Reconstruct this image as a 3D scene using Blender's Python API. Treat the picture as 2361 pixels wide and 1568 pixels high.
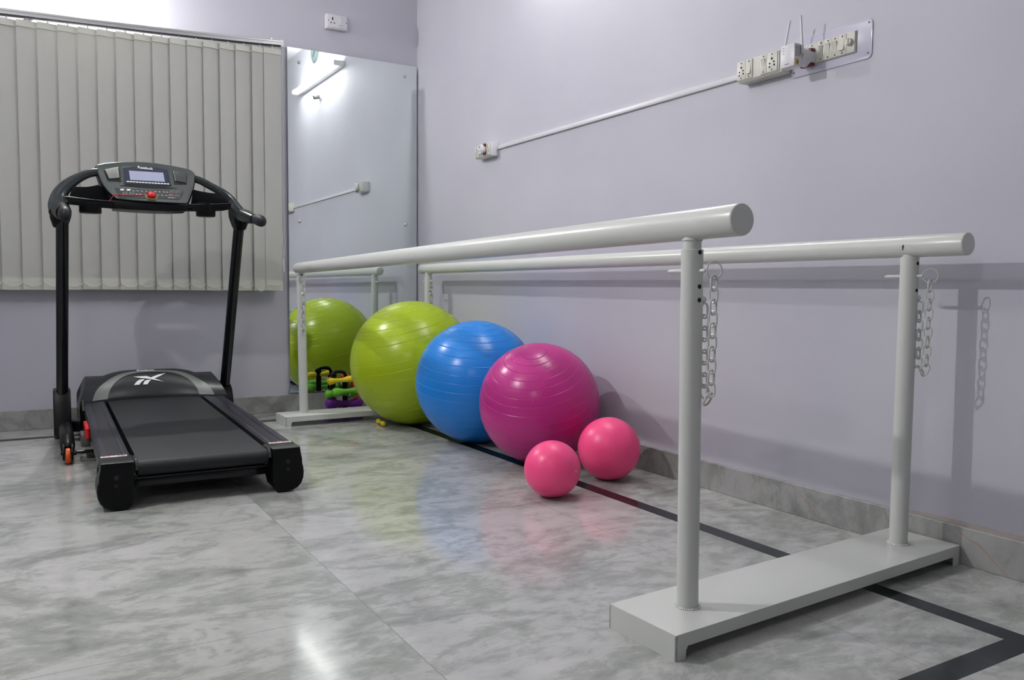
import bpy, bmesh, math, random
from mathutils import Vector, Matrix
random.seed(7)
PI = math.pi
for o in list(bpy.data.objects): bpy.data.objects.remove(o)
SC = bpy.context.scene
COL = SC.collection

# ------------------------------------------------------------------ camera
IMG_W, IMG_H = 2361.0, 1568.0
FPX = 1889.6
CAM = Vector((-2.3312, -5.1878, 0.78))
YAW, PITCH, ROLL = -0.538, 0.0602, 0.0074
_f = Vector((-math.sin(YAW)*math.cos(PITCH), math.cos(YAW)*math.cos(PITCH), -math.sin(PITCH)))
_r = Vector((math.cos(YAW), math.sin(YAW), 0))
_u = _r.cross(_f)
RGT = _r*math.cos(ROLL) + _u*math.sin(ROLL)
UP = -_r*math.sin(ROLL) + _u*math.cos(ROLL)
cd = bpy.data.cameras.new('camera'); cam = bpy.data.objects.new('camera', cd); COL.objects.link(cam)
m3 = Matrix((RGT, UP, -_f)).transposed()
cam.matrix_world = Matrix.Translation(CAM) @ m3.to_4x4()
cd.sensor_width = 36.0; cd.lens = FPX/IMG_W*36.0; cd.clip_start = 0.02
SC.camera = cam
# ------------------------------------------------------------------ world and exposure
w = bpy.data.worlds.new('world'); SC.world = w; w.use_nodes = True
w.node_tree.nodes['Background'].inputs[0].default_value = (0.5, 0.55, 0.7, 1)
w.node_tree.nodes['Background'].inputs[1].default_value = 0.05
SC.view_settings.view_transform = 'Standard'; SC.view_settings.look = 'None'
SC.view_settings.gamma = 1.0; SC.view_settings.use_curve_mapping = False
SC.view_settings.exposure = 0.0
TUBE_POWER = {'tube': 108.0, 'bulb_back': 2700.0, 'bulb_far': 3800.0, 'bulb_near': 750.0}
TUBE_COL = (1.0, 0.985, 0.965, 1)
RX0, RY0, RZ = -3.10, -9.0, 3.05        # room: x RX0..0, y RY0..0, z 0..RZ

# measuring helpers: the sight line through a point of the photograph, cut with a real plane
def ray(px, py): return RGT*((px-IMG_W/2)/FPX) - UP*((py-IMG_H/2)/FPX) + _f
def AX(px, py, x): d = ray(px, py); return CAM + d*((x-CAM.x)/d.x)
def AY(px, py, y): d = ray(px, py); return CAM + d*((y-CAM.y)/d.y)
def AZ(px, py, z): d = ray(px, py); return CAM + d*((z-CAM.z)/d.z)
def APL(px, py, p0, n): d = ray(px, py); return CAM + d*((p0-CAM).dot(n)/d.dot(n))

# ------------------------------------------------------------------ materials
def mat(name, col, rough=0.5, metal=0.0, spec=0.5, coat=0.0, bump=0.0, bscale=200.0, sss=0.0, emit=0.0, trans=0.0, sheen=0.0):
    m = bpy.data.materials.new(name); m.use_nodes = True
    nt = m.node_tree; b = nt.nodes['Principled BSDF']
    b.inputs['Base Color'].default_value = (*col, 1)
    b.inputs['Roughness'].default_value = rough; b.inputs['Metallic'].default_value = metal
    b.inputs['Specular IOR Level'].default_value = spec
    b.inputs['Coat Weight'].default_value = coat; b.inputs['Coat Roughness'].default_value = 0.15
    if trans: b.inputs['Transmission Weight'].default_value = trans
    if sheen: b.inputs['Sheen Weight'].default_value = sheen
    if sss:
        b.inputs['Subsurface Weight'].default_value = sss; b.inputs['Subsurface Radius'].default_value = (0.05, 0.03, 0.02)
    if emit:
        b.inputs['Emission Color'].default_value = TUBE_COL; b.inputs['Emission Strength'].default_value = emit
    tc = nt.nodes.new('ShaderNodeTexCoord'); no = nt.nodes.new('ShaderNodeTexNoise')
    no.inputs['Scale'].default_value = bscale; no.inputs['Detail'].default_value = 4
    nt.links.new(tc.outputs['Object'], no.inputs['Vector'])
    if bump:
        bu = nt.nodes.new('ShaderNodeBump'); bu.inputs['Strength'].default_value = bump; bu.inputs['Distance'].default_value = 0.002
        nt.links.new(no.outputs['Fac'], bu.inputs['Height']); nt.links.new(bu.outputs['Normal'], b.inputs['Normal'])
    elif not emit:
        # a slight mottle in the finish
        mr = nt.nodes.new('ShaderNodeMapRange'); mr.inputs['To Min'].default_value = max(0, rough-0.03); mr.inputs['To Max'].default_value = min(1, rough+0.03)
        nt.links.new(no.outputs['Fac'], mr.inputs['Value']); nt.links.new(mr.outputs['Result'], b.inputs['Roughness'])
    return m

def N(nt, t, **kw):
    n = nt.nodes.new(t)
    for k, v in kw.items():
        if k in n.inputs: n.inputs[k].default_value = v
        else: setattr(n, k, v)
    return n
def math_node(nt, op, a, b=None, c=None):
    n = nt.nodes.new('ShaderNodeMath'); n.operation = op
    for i, v in enumerate((a, b, c)):
        if v is None: continue
        if isinstance(v, (int, float)): n.inputs[i].default_value = v
        else: nt.links.new(v, n.inputs[i])
    return n.outputs[0]

def wall_mat():
    m = mat('lavender_emulsion', (0.50, 0.485, 0.555), rough=0.62, spec=0.35)
    nt = m.node_tree; b = nt.nodes['Principled BSDF']
    tc = N(nt, 'ShaderNodeTexCoord')
    n1 = N(nt, 'ShaderNodeTexNoise', Scale=1.3, Detail=3.0); nt.links.new(tc.outputs['Object'], n1.inputs['Vector'])
    n2 = N(nt, 'ShaderNodeTexNoise', Scale=90.0, Detail=5.0); nt.links.new(tc.outputs['Object'], n2.inputs['Vector'])
    n3 = N(nt, 'ShaderNodeTexNoise', Scale=9.0, Detail=4.0); nt.links.new(tc.outputs['Object'], n3.inputs['Vector'])
    cr = N(nt, 'ShaderNodeValToRGB'); cr.color_ramp.elements[0].position = 0.35; cr.color_ramp.elements[1].position = 0.68
    cr.color_ramp.elements[0].color = (0.500, 0.497, 0.563, 1); cr.color_ramp.elements[1].color = (0.540, 0.540, 0.590, 1)
    nt.links.new(n1.outputs['Fac'], cr.inputs['Fac']); nt.links.new(cr.outputs['Color'], b.inputs['Base Color'])
    s = math_node(nt, 'ADD', math_node(nt, 'MULTIPLY', n2.outputs['Fac'], 0.4), math_node(nt, 'MULTIPLY', n3.outputs['Fac'], 1.2))
    bu = N(nt, 'ShaderNodeBump', Strength=0.2, Distance=0.004); nt.links.new(s, bu.inputs['Height'])
    nt.links.new(bu.outputs['Normal'], b.inputs['Normal'])
    return m

def marble_mat(name, joints=True, orange=0.0, bright=1.0, rough=0.17):
    m = bpy.data.materials.new(name); m.use_nodes = True; nt = m.node_tree; b = nt.nodes['Principled BSDF']
    g = N(nt, 'ShaderNodeNewGeometry'); sp = N(nt, 'ShaderNodeSeparateXYZ'); nt.links.new(g.outputs['Position'], sp.inputs[0])
    X, Y, Z = sp.outputs
    cb = N(nt, 'ShaderNodeCombineXYZ')
    if joints:   # book-matched slabs: the veining mirrors across each joint
        u = math_node(nt, 'PINGPONG', math_node(nt, 'ADD', X, 1.62), 0.9)
        v = math_node(nt, 'PINGPONG', math_node(nt, 'ADD', Y, 2.43), 0.9)
        nt.links.new(u, cb.inputs[0]); nt.links.new(v, cb.inputs[1])
        ix = math_node(nt, 'FLOOR', math_node(nt, 'DIVIDE', math_node(nt, 'ADD', X, 1.62), 1.8))
        iy = math_node(nt, 'FLOOR', math_node(nt, 'DIVIDE', math_node(nt, 'ADD', Y, 2.43), 1.8))
        nt.links.new(math_node(nt, 'ADD', math_node(nt, 'MULTIPLY', ix, 3.1), math_node(nt, 'MULTIPLY', iy, 1.7)), cb.inputs[2])
    else:
        nt.links.new(X, cb.inputs[0]); nt.links.new(Y, cb.inputs[1]); nt.links.new(Z, cb.inputs[2])
    mp = N(nt, 'ShaderNodeMapping'); mp.inputs['Rotation'].default_value = (0, 0, 0.7)
    mp.inputs['Scale'].default_value = (1.0, 1.6, 1.0)
    nt.links.new(cb.outputs[0], mp.inputs['Vector'])
    n1 = N(nt, 'ShaderNodeTexNoise', Scale=2.6, Detail=12.0, Roughness=0.66, Distortion=0.9); nt.links.new(mp.outputs[0], n1.inputs['Vector'])
    n2 = N(nt, 'ShaderNodeTexNoise', Scale=13.0, Detail=8.0, Roughness=0.7, Distortion=0.5); nt.links.new(mp.outputs[0], n2.inputs['Vector'])
    n3 = N(nt, 'ShaderNodeTexNoise', Scale=1.0, Detail=2.0); nt.links.new(cb.outputs[0], n3.inputs['Vector'])
    f = math_node(nt, 'ADD', math_node(nt, 'MULTIPLY', n1.outputs['Fac'], 0.64), math_node(nt, 'MULTIPLY', n2.outputs['Fac'], 0.36))
    cr = N(nt, 'ShaderNodeValToRGB'); e = cr.color_ramp.elements
    k = bright
    e[0].position = 0.36; e[0].color = (0.215*k, 0.228*k, 0.215*k, 1); e[1].position = 0.60; e[1].color = (0.44*k, 0.435*k, 0.43*k, 1)
    a = cr.color_ramp.elements.new(0.46); a.color = (0.30*k, 0.31*k, 0.295*k, 1)
    a = cr.color_ramp.elements.new(0.51); a.color = (0.385*k, 0.388*k, 0.378*k, 1)
    nt.links.new(f, cr.inputs['Fac'])
    col = cr.outputs['Color']
    mx = N(nt, 'ShaderNodeMix', data_type='RGBA'); mx.blend_type = 'MULTIPLY'; mx.inputs[0].default_value = 1.0
    cr3 = N(nt, 'ShaderNodeValToRGB'); cr3.color_ramp.elements[0].color = (0.86, 0.88, 0.84, 1); cr3.color_ramp.elements[1].color = (1, 1, 1, 1)
    cr3.color_ramp.elements[0].position = 0.35; cr3.color_ramp.elements[1].position = 0.6
    nt.links.new(n3.outputs['Fac'], cr3.inputs['Fac']); nt.links.new(col, mx.inputs[6]); nt.links.new(cr3.outputs['Color'], mx.inputs[7]); col = mx.outputs[2]
    if orange:
        mp2 = N(nt, 'ShaderNodeMapping'); mp2.inputs['Rotation'].default_value = (0.6, 0.0, 0.3); mp2.inputs['Scale'].default_value = (1.2, 1.2, 1.2)
        nt.links.new(cb.outputs[0], mp2.inputs['Vector'])
        n4 = N(nt, 'ShaderNodeTexNoise', Scale=1.1, Detail=3.0, Distortion=0.4); nt.links.new(mp2.outputs[0], n4.inputs['Vector'])
        vein = math_node(nt, 'LESS_THAN', math_node(nt, 'PINGPONG', math_node(nt, 'ADD', math_node(nt, 'SUBTRACT', math_node(nt, 'ADD', Y, X), math_node(nt, 'MULTIPLY', Z, 1.1)), math_node(nt, 'ADD', math_node(nt, 'MULTIPLY', n4.outputs['Fac'], 0.5), math_node(nt, 'MULTIPLY', n2.outputs['Fac'], 0.03))), 0.31), math_node(nt, 'MULTIPLY', n2.outputs['Fac'], 0.007))
        mo = N(nt, 'ShaderNodeMix', data_type='RGBA'); mo.inputs[7].default_value = (0.36, 0.22, 0.12, 1)
        nt.links.new(math_node(nt, 'MULTIPLY', vein, orange), mo.inputs[0]); nt.links.new(col, mo.inputs[6]); col = mo.outputs[2]
    if joints:
        ju = math_node(nt, 'LESS_THAN', math_node(nt, 'PINGPONG', math_node(nt, 'ADD', X, 1.62), 0.45), 0.0011)
        jv = math_node(nt, 'LESS_THAN', math_node(nt, 'PINGPONG', math_node(nt, 'ADD', Y, 2.43), 0.45), 0.0011)
        # joints only every 0.9 m
        ju2 = math_node(nt, 'LESS_THAN', math_node(nt, 'ABSOLUTE', math_node(nt, 'SUBTRACT', math_node(nt, 'PINGPONG', math_node(nt, 'ADD', X, 2.07), 0.45), 0.45)), 0.0011)
        jv2 = math_node(nt, 'LESS_THAN', math_node(nt, 'ABSOLUTE', math_node(nt, 'SUBTRACT', math_node(nt, 'PINGPONG', math_node(nt, 'ADD', Y, 2.88), 0.45), 0.45)), 0.0011)
        j = math_node(nt, 'MAXIMUM', ju2, jv2)
        mj = N(nt, 'ShaderNodeMix', data_type='RGBA'); mj.inputs[7].default_value = (0.2, 0.2, 0.18, 1)
        nt.links.new(math_node(nt, 'MULTIPLY', j, 0.75), mj.inputs[0]); nt.links.new(col, mj.inputs[6]); col = mj.outputs[2]
    nt.links.new(col, b.inputs['Base Color'])
    b.inputs['Specular IOR Level'].default_value = 0.5
    mr = N(nt, 'ShaderNodeMapRange'); mr.inputs['To Min'].default_value = rough-0.04; mr.inputs['To Max'].default_value = rough+0.06
    nt.links.new(n2.outputs['Fac'], mr.inputs['Value']); nt.links.new(mr.outputs['Result'], b.inputs['Roughness'])
    n5 = N(nt, 'ShaderNodeTexNoise', Scale=6.0, Detail=3.0); nt.links.new(g.outputs['Position'], n5.inputs['Vector'])
    bu = N(nt, 'ShaderNodeBump', Strength=0.05, Distance=0.003); nt.links.new(n5.outputs['Fac'], bu.inputs['Height']); nt.links.new(bu.outputs['Normal'], b.inputs['Normal'])
    return m

def slat_mat():
    m = mat('woven_blind_fabric', (0.63, 0.635, 0.595), rough=0.85, spec=0.2)
    nt = m.node_tree; b = nt.nodes['Principled BSDF']
    tc = N(nt, 'ShaderNodeTexCoord'); mp = N(nt, 'ShaderNodeMapping'); mp.inputs['Scale'].default_value = (900, 900, 60)
    nt.links.new(tc.outputs['Object'], mp.inputs['Vector'])
    n = N(nt, 'ShaderNodeTexNoise', Scale=1.0, Detail=2.0); nt.links.new(mp.outputs[0], n.inputs['Vector'])
    bu = N(nt, 'ShaderNodeBump', Strength=0.25, Distance=0.001); nt.links.new(n.outputs['Fac'], bu.inputs['Height']); nt.links.new(bu.outputs['Normal'], b.inputs['Normal'])
    # a little light passes through the cloth
    tr = N(nt, 'ShaderNodeBsdfTranslucent'); tr.inputs['Color'].default_value = (0.55, 0.55, 0.42, 1)
    mx = N(nt, 'ShaderNodeMixShader'); mx.inputs[0].default_value = 0.25
    out = nt.nodes['Material Output']
    nt.links.new(b.outputs[0], mx.inputs[1]); nt.links.new(tr.outputs[0], mx.inputs[2]); nt.links.new(mx.outputs[0], out.inputs['Surface'])
    return m

M = {}
M['wall'] = wall_mat()
M['ceiling'] = mat('white_ceiling_paint', (0.72, 0.71, 0.74), 0.8)
M['floor'] = marble_mat('polished_grey_marble', True, 0.0, 1.20, 0.10)
M['skirt'] = marble_mat('skirting_marble', False, 0.45, 0.92, 0.3)
M['plaster'] = mat('rough_plaster_edge', (0.46, 0.41, 0.38), 0.9, bump=0.6, bscale=80)
def inlay_mat():
    m = mat('black_green_marble_inlay', (0.012, 0.017, 0.017), 0.14, spec=0.35); nt = m.node_tree; b = nt.nodes['Principled BSDF']
    g = N(nt, 'ShaderNodeNewGeometry'); n = N(nt, 'ShaderNodeTexNoise', Scale=14.0, Detail=6.0, Roughness=0.65); nt.links.new(g.outputs['Position'], n.inputs['Vector'])
    cr = N(nt, 'ShaderNodeValToRGB'); e = cr.color_ramp.elements; e[0].position = 0.50; e[0].color = (0.011, 0.015, 0.015, 1); e[1].position = 0.75; e[1].color = (0.10, 0.115, 0.09, 1)
    a = e.new(0.62); a.color = (0.020, 0.036, 0.031, 1)
    nt.links.new(n.outputs['Fac'], cr.inputs['Fac']); nt.links.new(cr.outputs['Color'], b.inputs['Base Color']); return m
M['inlay'] = inlay_mat()
M['white_metal'] = mat('white_powder_coat', (0.60, 0.62, 0.585), 0.28, spec=0.5, bump=0.04, bscale=350)
M['hole'] = mat('dark_hole', (0.02, 0.02, 0.02), 0.9)
M['scuff'] = mat('scuff_mark', (0.05, 0.05, 0.06), 0.8)
M['slat'] = slat_mat()
M['hem'] = mat('doubled_hem_fabric', (0.61, 0.62, 0.54), 0.85, bump=0.2, bscale=600)
M['bead'] = mat('white_plastic_bead', (0.8, 0.82, 0.78), 0.35)
M['alu'] = mat('anodised_rail', (0.52, 0.53, 0.53), 0.3, metal=0.75)
M['rail_dark'] = mat('rail_groove', (0.07, 0.07, 0.05), 0.6)
M['clear'] = mat('clear_plastic_hook', (0.75, 0.77, 0.76), 0.25)
M['black'] = mat('black_plastic', (0.004, 0.0045, 0.005), 0.36, spec=0.16, bump=0.05, bscale=700)
M['black_gloss'] = mat('black_gloss_paint', (0.005, 0.006, 0.009), 0.16, spec=0.4)
M['belt'] = mat('treadmill_belt_rubber', (0.012, 0.015, 0.016), 0.46, spec=0.3, bump=0.5, bscale=500)
M['rail'] = mat('textured_side_rail', (0.015, 0.015, 0.020), 0.34, spec=0.35, bump=0.1, bscale=300)
M['rail_strip'] = mat('ribbed_grip_strip', (0.014, 0.014, 0.026), 0.4, spec=0.4)
M['gunmetal'] = mat('gunmetal_plastic', (0.034, 0.043, 0.043), 0.2, metal=0.35)
M['hood'] = mat('charcoal_hood_plastic', (0.014, 0.018, 0.019), 0.36, metal=0.08, spec=0.35, bump=0.06, bscale=700)
M['hood_band'] = mat('silver_grey_hood_band', (0.15, 0.165, 0.155), 0.45, metal=0.3, bump=0.2, bscale=900)
M['face'] = mat('graphite_console_face', (0.085, 0.10, 0.097), 0.24, metal=0.5)
M['face_dark'] = mat('graphite_button_field', (0.065, 0.072, 0.07), 0.3, metal=0.4)
M['navy'] = mat('navy_lens', (0.018, 0.022, 0.045), 0.12)
M['lcd'] = mat('pale_blue_lcd', (0.34, 0.37, 0.50), 0.25)
M['print'] = mat('white_print', (0.82, 0.84, 0.84), 0.5)
M['speaker'] = mat('speaker_grille', (0.30, 0.31, 0.28), 0.25, metal=0.6)
M['red'] = mat('red_plastic', (0.62, 0.012, 0.02), 0.25)
M['yellow_p'] = mat('yellow_print', (0.62, 0.55, 0.02), 0.4)
M['orange'] = mat('orange_rubber', (0.72, 0.09, 0.01), 0.4)
M['sticker'] = mat('white_sticker', (0.80, 0.80, 0.78), 0.3)
M['sticker_red'] = mat('red_ring_print', (0.55, 0.1, 0.06), 0.4)
M['frame_grey'] = mat('grey_frame_paint', (0.12, 0.12, 0.115), 0.35)
M['cream'] = mat('ivory_switch_plastic', (0.60, 0.60, 0.53), 0.35)
M['cream_d'] = mat('ivory_box_plastic', (0.56, 0.56, 0.50), 0.4)
M['pvc'] = mat('white_pvc', (0.66, 0.65, 0.68), 0.35)
M['acrylic'] = mat('acrylic_sheet', (0.56, 0.555, 0.66), 0.08, coat=1.0)
M['maroon'] = mat('maroon_plastic', (0.12, 0.02, 0.02), 0.4)
M['rust'] = mat('rusty_screw', (0.20, 0.11, 0.06), 0.6)
M['steel'] = mat('chrome_steel', (0.62, 0.62, 0.62), 0.12, metal=1.0)
M['tube'] = {k: mat('lit_tube_'+k, (0.9, 0.9, 0.9), 0.3, emit=v) for k, v in TUBE_POWER.items()}
M['batten'] = mat('white_batten', (0.7, 0.7, 0.7), 0.4)
M['clock_glass'] = mat('teal_clock_glass', (0.20, 0.30, 0.30), 0.08)
def ball_mat(name, col, rough=0.24): return mat(name, col, rough, spec=0.42, bump=0.03, bscale=60, sss=0.0)
def glass_mirror():
    m = mat('mirror_glass', (0.80, 0.855, 0.835), 0.0, metal=1.0); nt = m.node_tree
    b = nt.nodes['Principled BSDF']
    for l in list(b.inputs['Roughness'].links): nt.links.remove(l)
    b.inputs['Roughness'].default_value = 0.012
    return m
M['mirror'] = glass_mirror()
M['mirror_edge'] = mat('green_glass_edge', (0.20, 0.27, 0.25), 0.2)

# ------------------------------------------------------------------ mesh helpers
def box(bm, a, b, bev=0.0, seg=2, rot=None):
    a, b = Vector(a), Vector(b); c = (a+b)/2; s = b-a
    r = bmesh.ops.create_cube(bm, size=1.0, matrix=Matrix.Translation(c) @ (rot.to_4x4() if rot else Matrix.Identity(4)) @ Matrix.Diagonal((abs(s.x), abs(s.y), abs(s.z), 1)))
    if bev > 0:
        es = list({e for v in r['verts'] for e in v.link_edges})
        bmesh.ops.bevel(bm, geom=es, offset=bev, segments=seg, profile=0.5, affect='EDGES')
def basis(d, hint=None):
    d = d.normalized(); h = hint or Vector((0, 0, 1))
    if abs(d.dot(h)) > 0.97: h = Vector((1, 0, 0))
    x = h.cross(d).normalized(); return x, d.cross(x).normalized(), d
def tube(bm, pts, radii, seg=16, caps=True, hint=None, squash=1.0, round_end=False):
    pts = [Vector(p) for p in pts]
    if isinstance(radii, (int, float)): radii = [radii]*len(pts)
    if round_end:
        P, Rr = [], []
        d0 = (pts[0]-pts[1]).normalized(); d1 = (pts[-1]-pts[-2]).normalized()
        for a in (80, 60, 35): P.append(pts[0]+d0*radii[0]*math.sin(math.radians(a))); Rr.append(radii[0]*math.cos(math.radians(a)))
        P += pts; Rr += list(radii)
        for a in (35, 60, 80): P.append(pts[-1]+d1*radii[-1]*math.sin(math.radians(a))); Rr.append(radii[-1]*math.cos(math.radians(a)))
        pts, radii = P, Rr
    rings = []; px = None
    for i, p in enumerate(pts):
        d = (pts[min(i+1, len(pts)-1)] - pts[max(i-1, 0)])
        x, y, _ = basis(d, hint)
        if px is not None:
            x = (px - d.normalized()*px.dot(d.normalized())).normalized(); y = d.normalized().cross(x)
        px = x
        rings.append([bm.verts.new(p + (x*math.cos(2*PI*k/seg) + y*math.sin(2*PI*k/seg)*squash)*radii[i]) for k in range(seg)])
    for a, b in zip(rings, rings[1:]):
        for k in range(seg): bm.faces.new((a[k], a[(k+1) % seg], b[(k+1) % seg], b[k]))
    if caps:
        bm.faces.new(rings[0][::-1]); bm.faces.new(rings[-1])
def smooth_path(pts, n=8, closed=False):
    pts = [Vector(p) for p in pts]; out = []; L = len(pts)
    rng = range(L) if closed else range(L-1)
    for i in rng:
        if closed: p0, p1, p2, p3 = pts[(i-1) % L], pts[i], pts[(i+1) % L], pts[(i+2) % L]
        else: p0, p1, p2, p3 = pts[max(i-1, 0)], pts[i], pts[i+1], pts[min(i+2, L-1)]
        for j in range(n):
            t = j/n
            out.append(0.5*((2*p1) + (p2-p0)*t + (2*p0-5*p1+4*p2-p3)*t*t + (3*p1-p0-3*p2+p3)*t**3))
    if not closed: out.append(pts[-1])
    return out
def lerp_list(v, n=8):
    o = []
    for a, b in zip(v, v[1:]):
        for j in range(n): o.append(a+(b-a)*j/n)
    o.append(v[-1]); return o
def ring(bm, c, nrm, R, r, seg=28, rs=8, sx=1.0):
    x, y, z = basis(Vector(nrm)); c = Vector(c); rows = []
    for i in range(seg):
        a = 2*PI*i/seg; o = x*math.cos(a)*sx + y*math.sin(a)
        rows.append([bm.verts.new(c + o*R + (o.normalized()*math.cos(2*PI*j/rs) + z*math.sin(2*PI*j/rs))*r) for j in range(rs)])
    for i in range(seg):
        A, B = rows[i], rows[(i+1) % seg]
        for j in range(rs): bm.faces.new((A[j], A[(j+1) % rs], B[(j+1) % rs], B[j]))
def prism(bm, outline, vec, bev=0.0):
    """outline: list of points (flat polygon); vec: extrusion vector"""
    a = [bm.verts.new(Vector(p)) for p in outline]; b = [bm.verts.new(Vector(p)+Vector(vec)) for p in outline]
    n = len(a)
    fs = [bm.faces.new(a[::-1]), bm.faces.new(b)]
    for i in range(n): fs.append(bm.faces.new((a[i], a[(i+1) % n], b[(i+1) % n], b[i])))
    if bev > 0:
        es = list({e for f in fs[:2] for e in f.edges})
        bmesh.ops.bevel(bm, geom=es, offset=bev, segments=2, profile=0.5, affect='EDGES')
def lathe(bm, prof, seg=32, axis='Z', closed=False):
    """prof: list of (r, h)"""
    rows = []
    for r, h in prof:
        if r < 1e-6: rows.append([bm.verts.new((0, 0, h))]); continue
        rows.append([bm.verts.new((r*math.cos(2*PI*k/seg), r*math.sin(2*PI*k/seg), h)) for k in range(seg)])
    for a, b in zip(rows, rows[1:]):
        for k in range(seg):
            if len(a) == 1 and len(b) == 1: continue
            if len(a) == 1: bm.faces.new((a[0], b[k], b[(k+1) % seg]))
            elif len(b) == 1: bm.faces.new((a[k], a[(k+1) % seg], b[0]))
            else: bm.faces.new((a[k], a[(k+1) % seg], b[(k+1) % seg], b[k]))
    if axis == 'X': bmesh.ops.rotate(bm, verts=[v for r in rows for v in r], cent=(0, 0, 0), matrix=Matrix.Rotation(PI/2, 3, 'Y'))
    if axis == 'Y': bmesh.ops.rotate(bm, verts=[v for r in rows for v in r], cent=(0, 0, 0), matrix=Matrix.Rotation(-PI/2, 3, 'X'))
def new(): return bmesh.new()
INV = {}     # parent -> inverse used for parts modelled in room coordinates
def obj(name, bm, material, parent=None, smooth=35, room=False):
    bmesh.ops.recalc_face_normals(bm, faces=bm.faces)
    me = bpy.data.meshes.new(name)
    bm.to_mesh(me); bm.free()
    for m in (material if isinstance(material, list) else [material]): me.materials.append(m)
    if smooth:
        for p in me.polygons: p.use_smooth = True
        try: me.set_sharp_from_angle(angle=math.radians(smooth))
        except Exception: pass
    o = bpy.data.objects.new(name, me); COL.objects.link(o)
    if parent is not None:
        o.parent = parent
        if parent in INV: o.matrix_parent_inverse = INV[parent]
    return o
def thing(name, label, cat, loc=(0, 0, 0), rotz=0.0, group=None, room=False):
    o = bpy.data.objects.new(name, None); COL.objects.link(o); o.empty_display_size = 0.1
    o.location = loc; o.rotation_euler = (0, 0, rotz)
    o['label'] = label; o['category'] = cat
    if group: o['group'] = group
    if room: INV[o] = (Matrix.Translation(loc) @ Matrix.Rotation(rotz, 4, 'Z')).inverted()
    return o
def tag(o, label, cat, group=None):
    o['label'] = label; o['category'] = cat
    if group: o['group'] = group
    return o
def struct(name, bm, m, parent=None, smooth=0):
    o = obj(name, bm, m, parent, smooth)
    if parent is None: o['kind'] = 'structure'
    return o
def dup(root, loc=None, rot=None, label=None, group=None, category=None):
    def cp(o, par):
        c = o.copy(); COL.objects.link(c)
        if par is not None: c.parent = par
        for ch in kids.get(o, []): cp(ch, c)
        return c
    kids = {}
    for o in list(COL.objects):
        if o.parent: kids.setdefault(o.parent, []).append(o)
    r = cp(root, None)
    if loc is not None: r.location = loc
    if rot is not None: r.rotation_euler = rot
    if label: r['label'] = label
    if group: r['group'] = group
    return r
def text_mesh(s, size, bold=0.0, extrude=0.0006):
    cu = bpy.data.curves.new('txt', 'FONT'); cu.body = s; cu.size = size; cu.align_x = 'CENTER'; cu.align_y = 'CENTER'
    cu.extrude = extrude; cu.offset = bold
    t = bpy.data.objects.new('txt', cu); COL.objects.link(t)
    bpy.context.view_layer.update()
    me = bpy.data.meshes.new_from_object(t.evaluated_get(bpy.context.evaluated_depsgraph_get()))
    bpy.data.objects.remove(t); bm = bmesh.new(); bm.from_mesh(me); bpy.data.meshes.remove(me)
    return bm
def place_bm(bm, origin, x, y):
    x, y = Vector(x).normalized(), Vector(y); z = x.cross(y).normalized(); y = z.cross(x)
    mt = Matrix((x, y, z)).transposed().to_4x4(); mt.translation = Vector(origin)
    bmesh.ops.transform(bm, matrix=mt, verts=bm.verts)
    return bm

# ------------------------------------------------------------------ the room
def slab(name, a, b, m): bm = new(); box(bm, a, b); return struct(name, bm, m)
T = 0.12
slab('floor', (RX0-T, RY0-T, -0.1), (T, T, 0), M['floor'])
slab('ceiling', (RX0-T, RY0-T, RZ), (T, T, RZ+0.1), M['ceiling'])
slab('wall_right', (0, RY0-T, 0), (T, T, RZ), M['wall'])
slab('wall_back', (RX0-T, 0, 0), (0, T, RZ), M['wall'])
slab('wall_left', (RX0-T, RY0-T, 0), (RX0, T, RZ), M['wall'])
slab('wall_front', (RX0, RY0-T, 0), (0, RY0, RZ), M['wall'])
SK = 0.1086
def skirting(name, a, b, edge_a, edge_b):
    bm = new(); box(bm, a, b, 0.0015, 1); o = struct(name, bm, M['skirt'])
    return o
skirting('baseboard_right', (-0.02, RY0, 0), (0, 0, SK), None, None)
skirting('baseboard_back', (RX0, -0.02, 0), (-0.02, 0, SK), None, None)
skirting('baseboard_left', (RX0, RY0, 0), (RX0+0.02, -0.02, SK), None, None)
skirting('baseboard_front', (RX0+0.02, RY0, 0), (-0.02, RY0+0.02, SK), None, None)
# bare plaster line above the near part of the skirting, ragged
bm = new(); pr = []
n = 90
for i in range(n+1):
    y = -3.62 - 0.010*i
    h = 0.007 + 0.0045*min(1, i/12) + random.uniform(-0.0015, 0.002)
    if i < 6: h *= i/6
    pr.append((y, SK+max(h, 0.0004)))
for i in range(n):
    (y0, h0), (y1, h1) = pr[i], pr[i+1]
    v = [bm.verts.new(p) for p in ((-0.0012, y0, SK), (-0.0012, y1, SK), (-0.0012, y1, h1), (-0.0012, y0, h0), (0, y0, h0), (0, y1, h1))]
    bm.faces.new(v[:4]); bm.faces.new((v[3], v[2], v[5], v[4]))
struct('trim_1', bm, M['plaster'])
# dark inlaid bands in the marble
EPS = 0.0006
slab('trim_2', (-0.4405, -4.2053, -0.01), (-0.3805, -0.35, EPS), M['inlay'])
slab('trim_3', (RX0+0.38, -0.35, -0.01), (-0.3805, -0.29, EPS), M['inlay'])
slab('trim_4', (RX0+0.38, -4.2654, -0.01), (-0.3805, -4.2053, EPS), M['inlay'])
slab('trim_5', (RX0+0.38, -4.2053, -0.01), (RX0+0.44, -0.35, EPS), M['inlay'])

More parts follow.
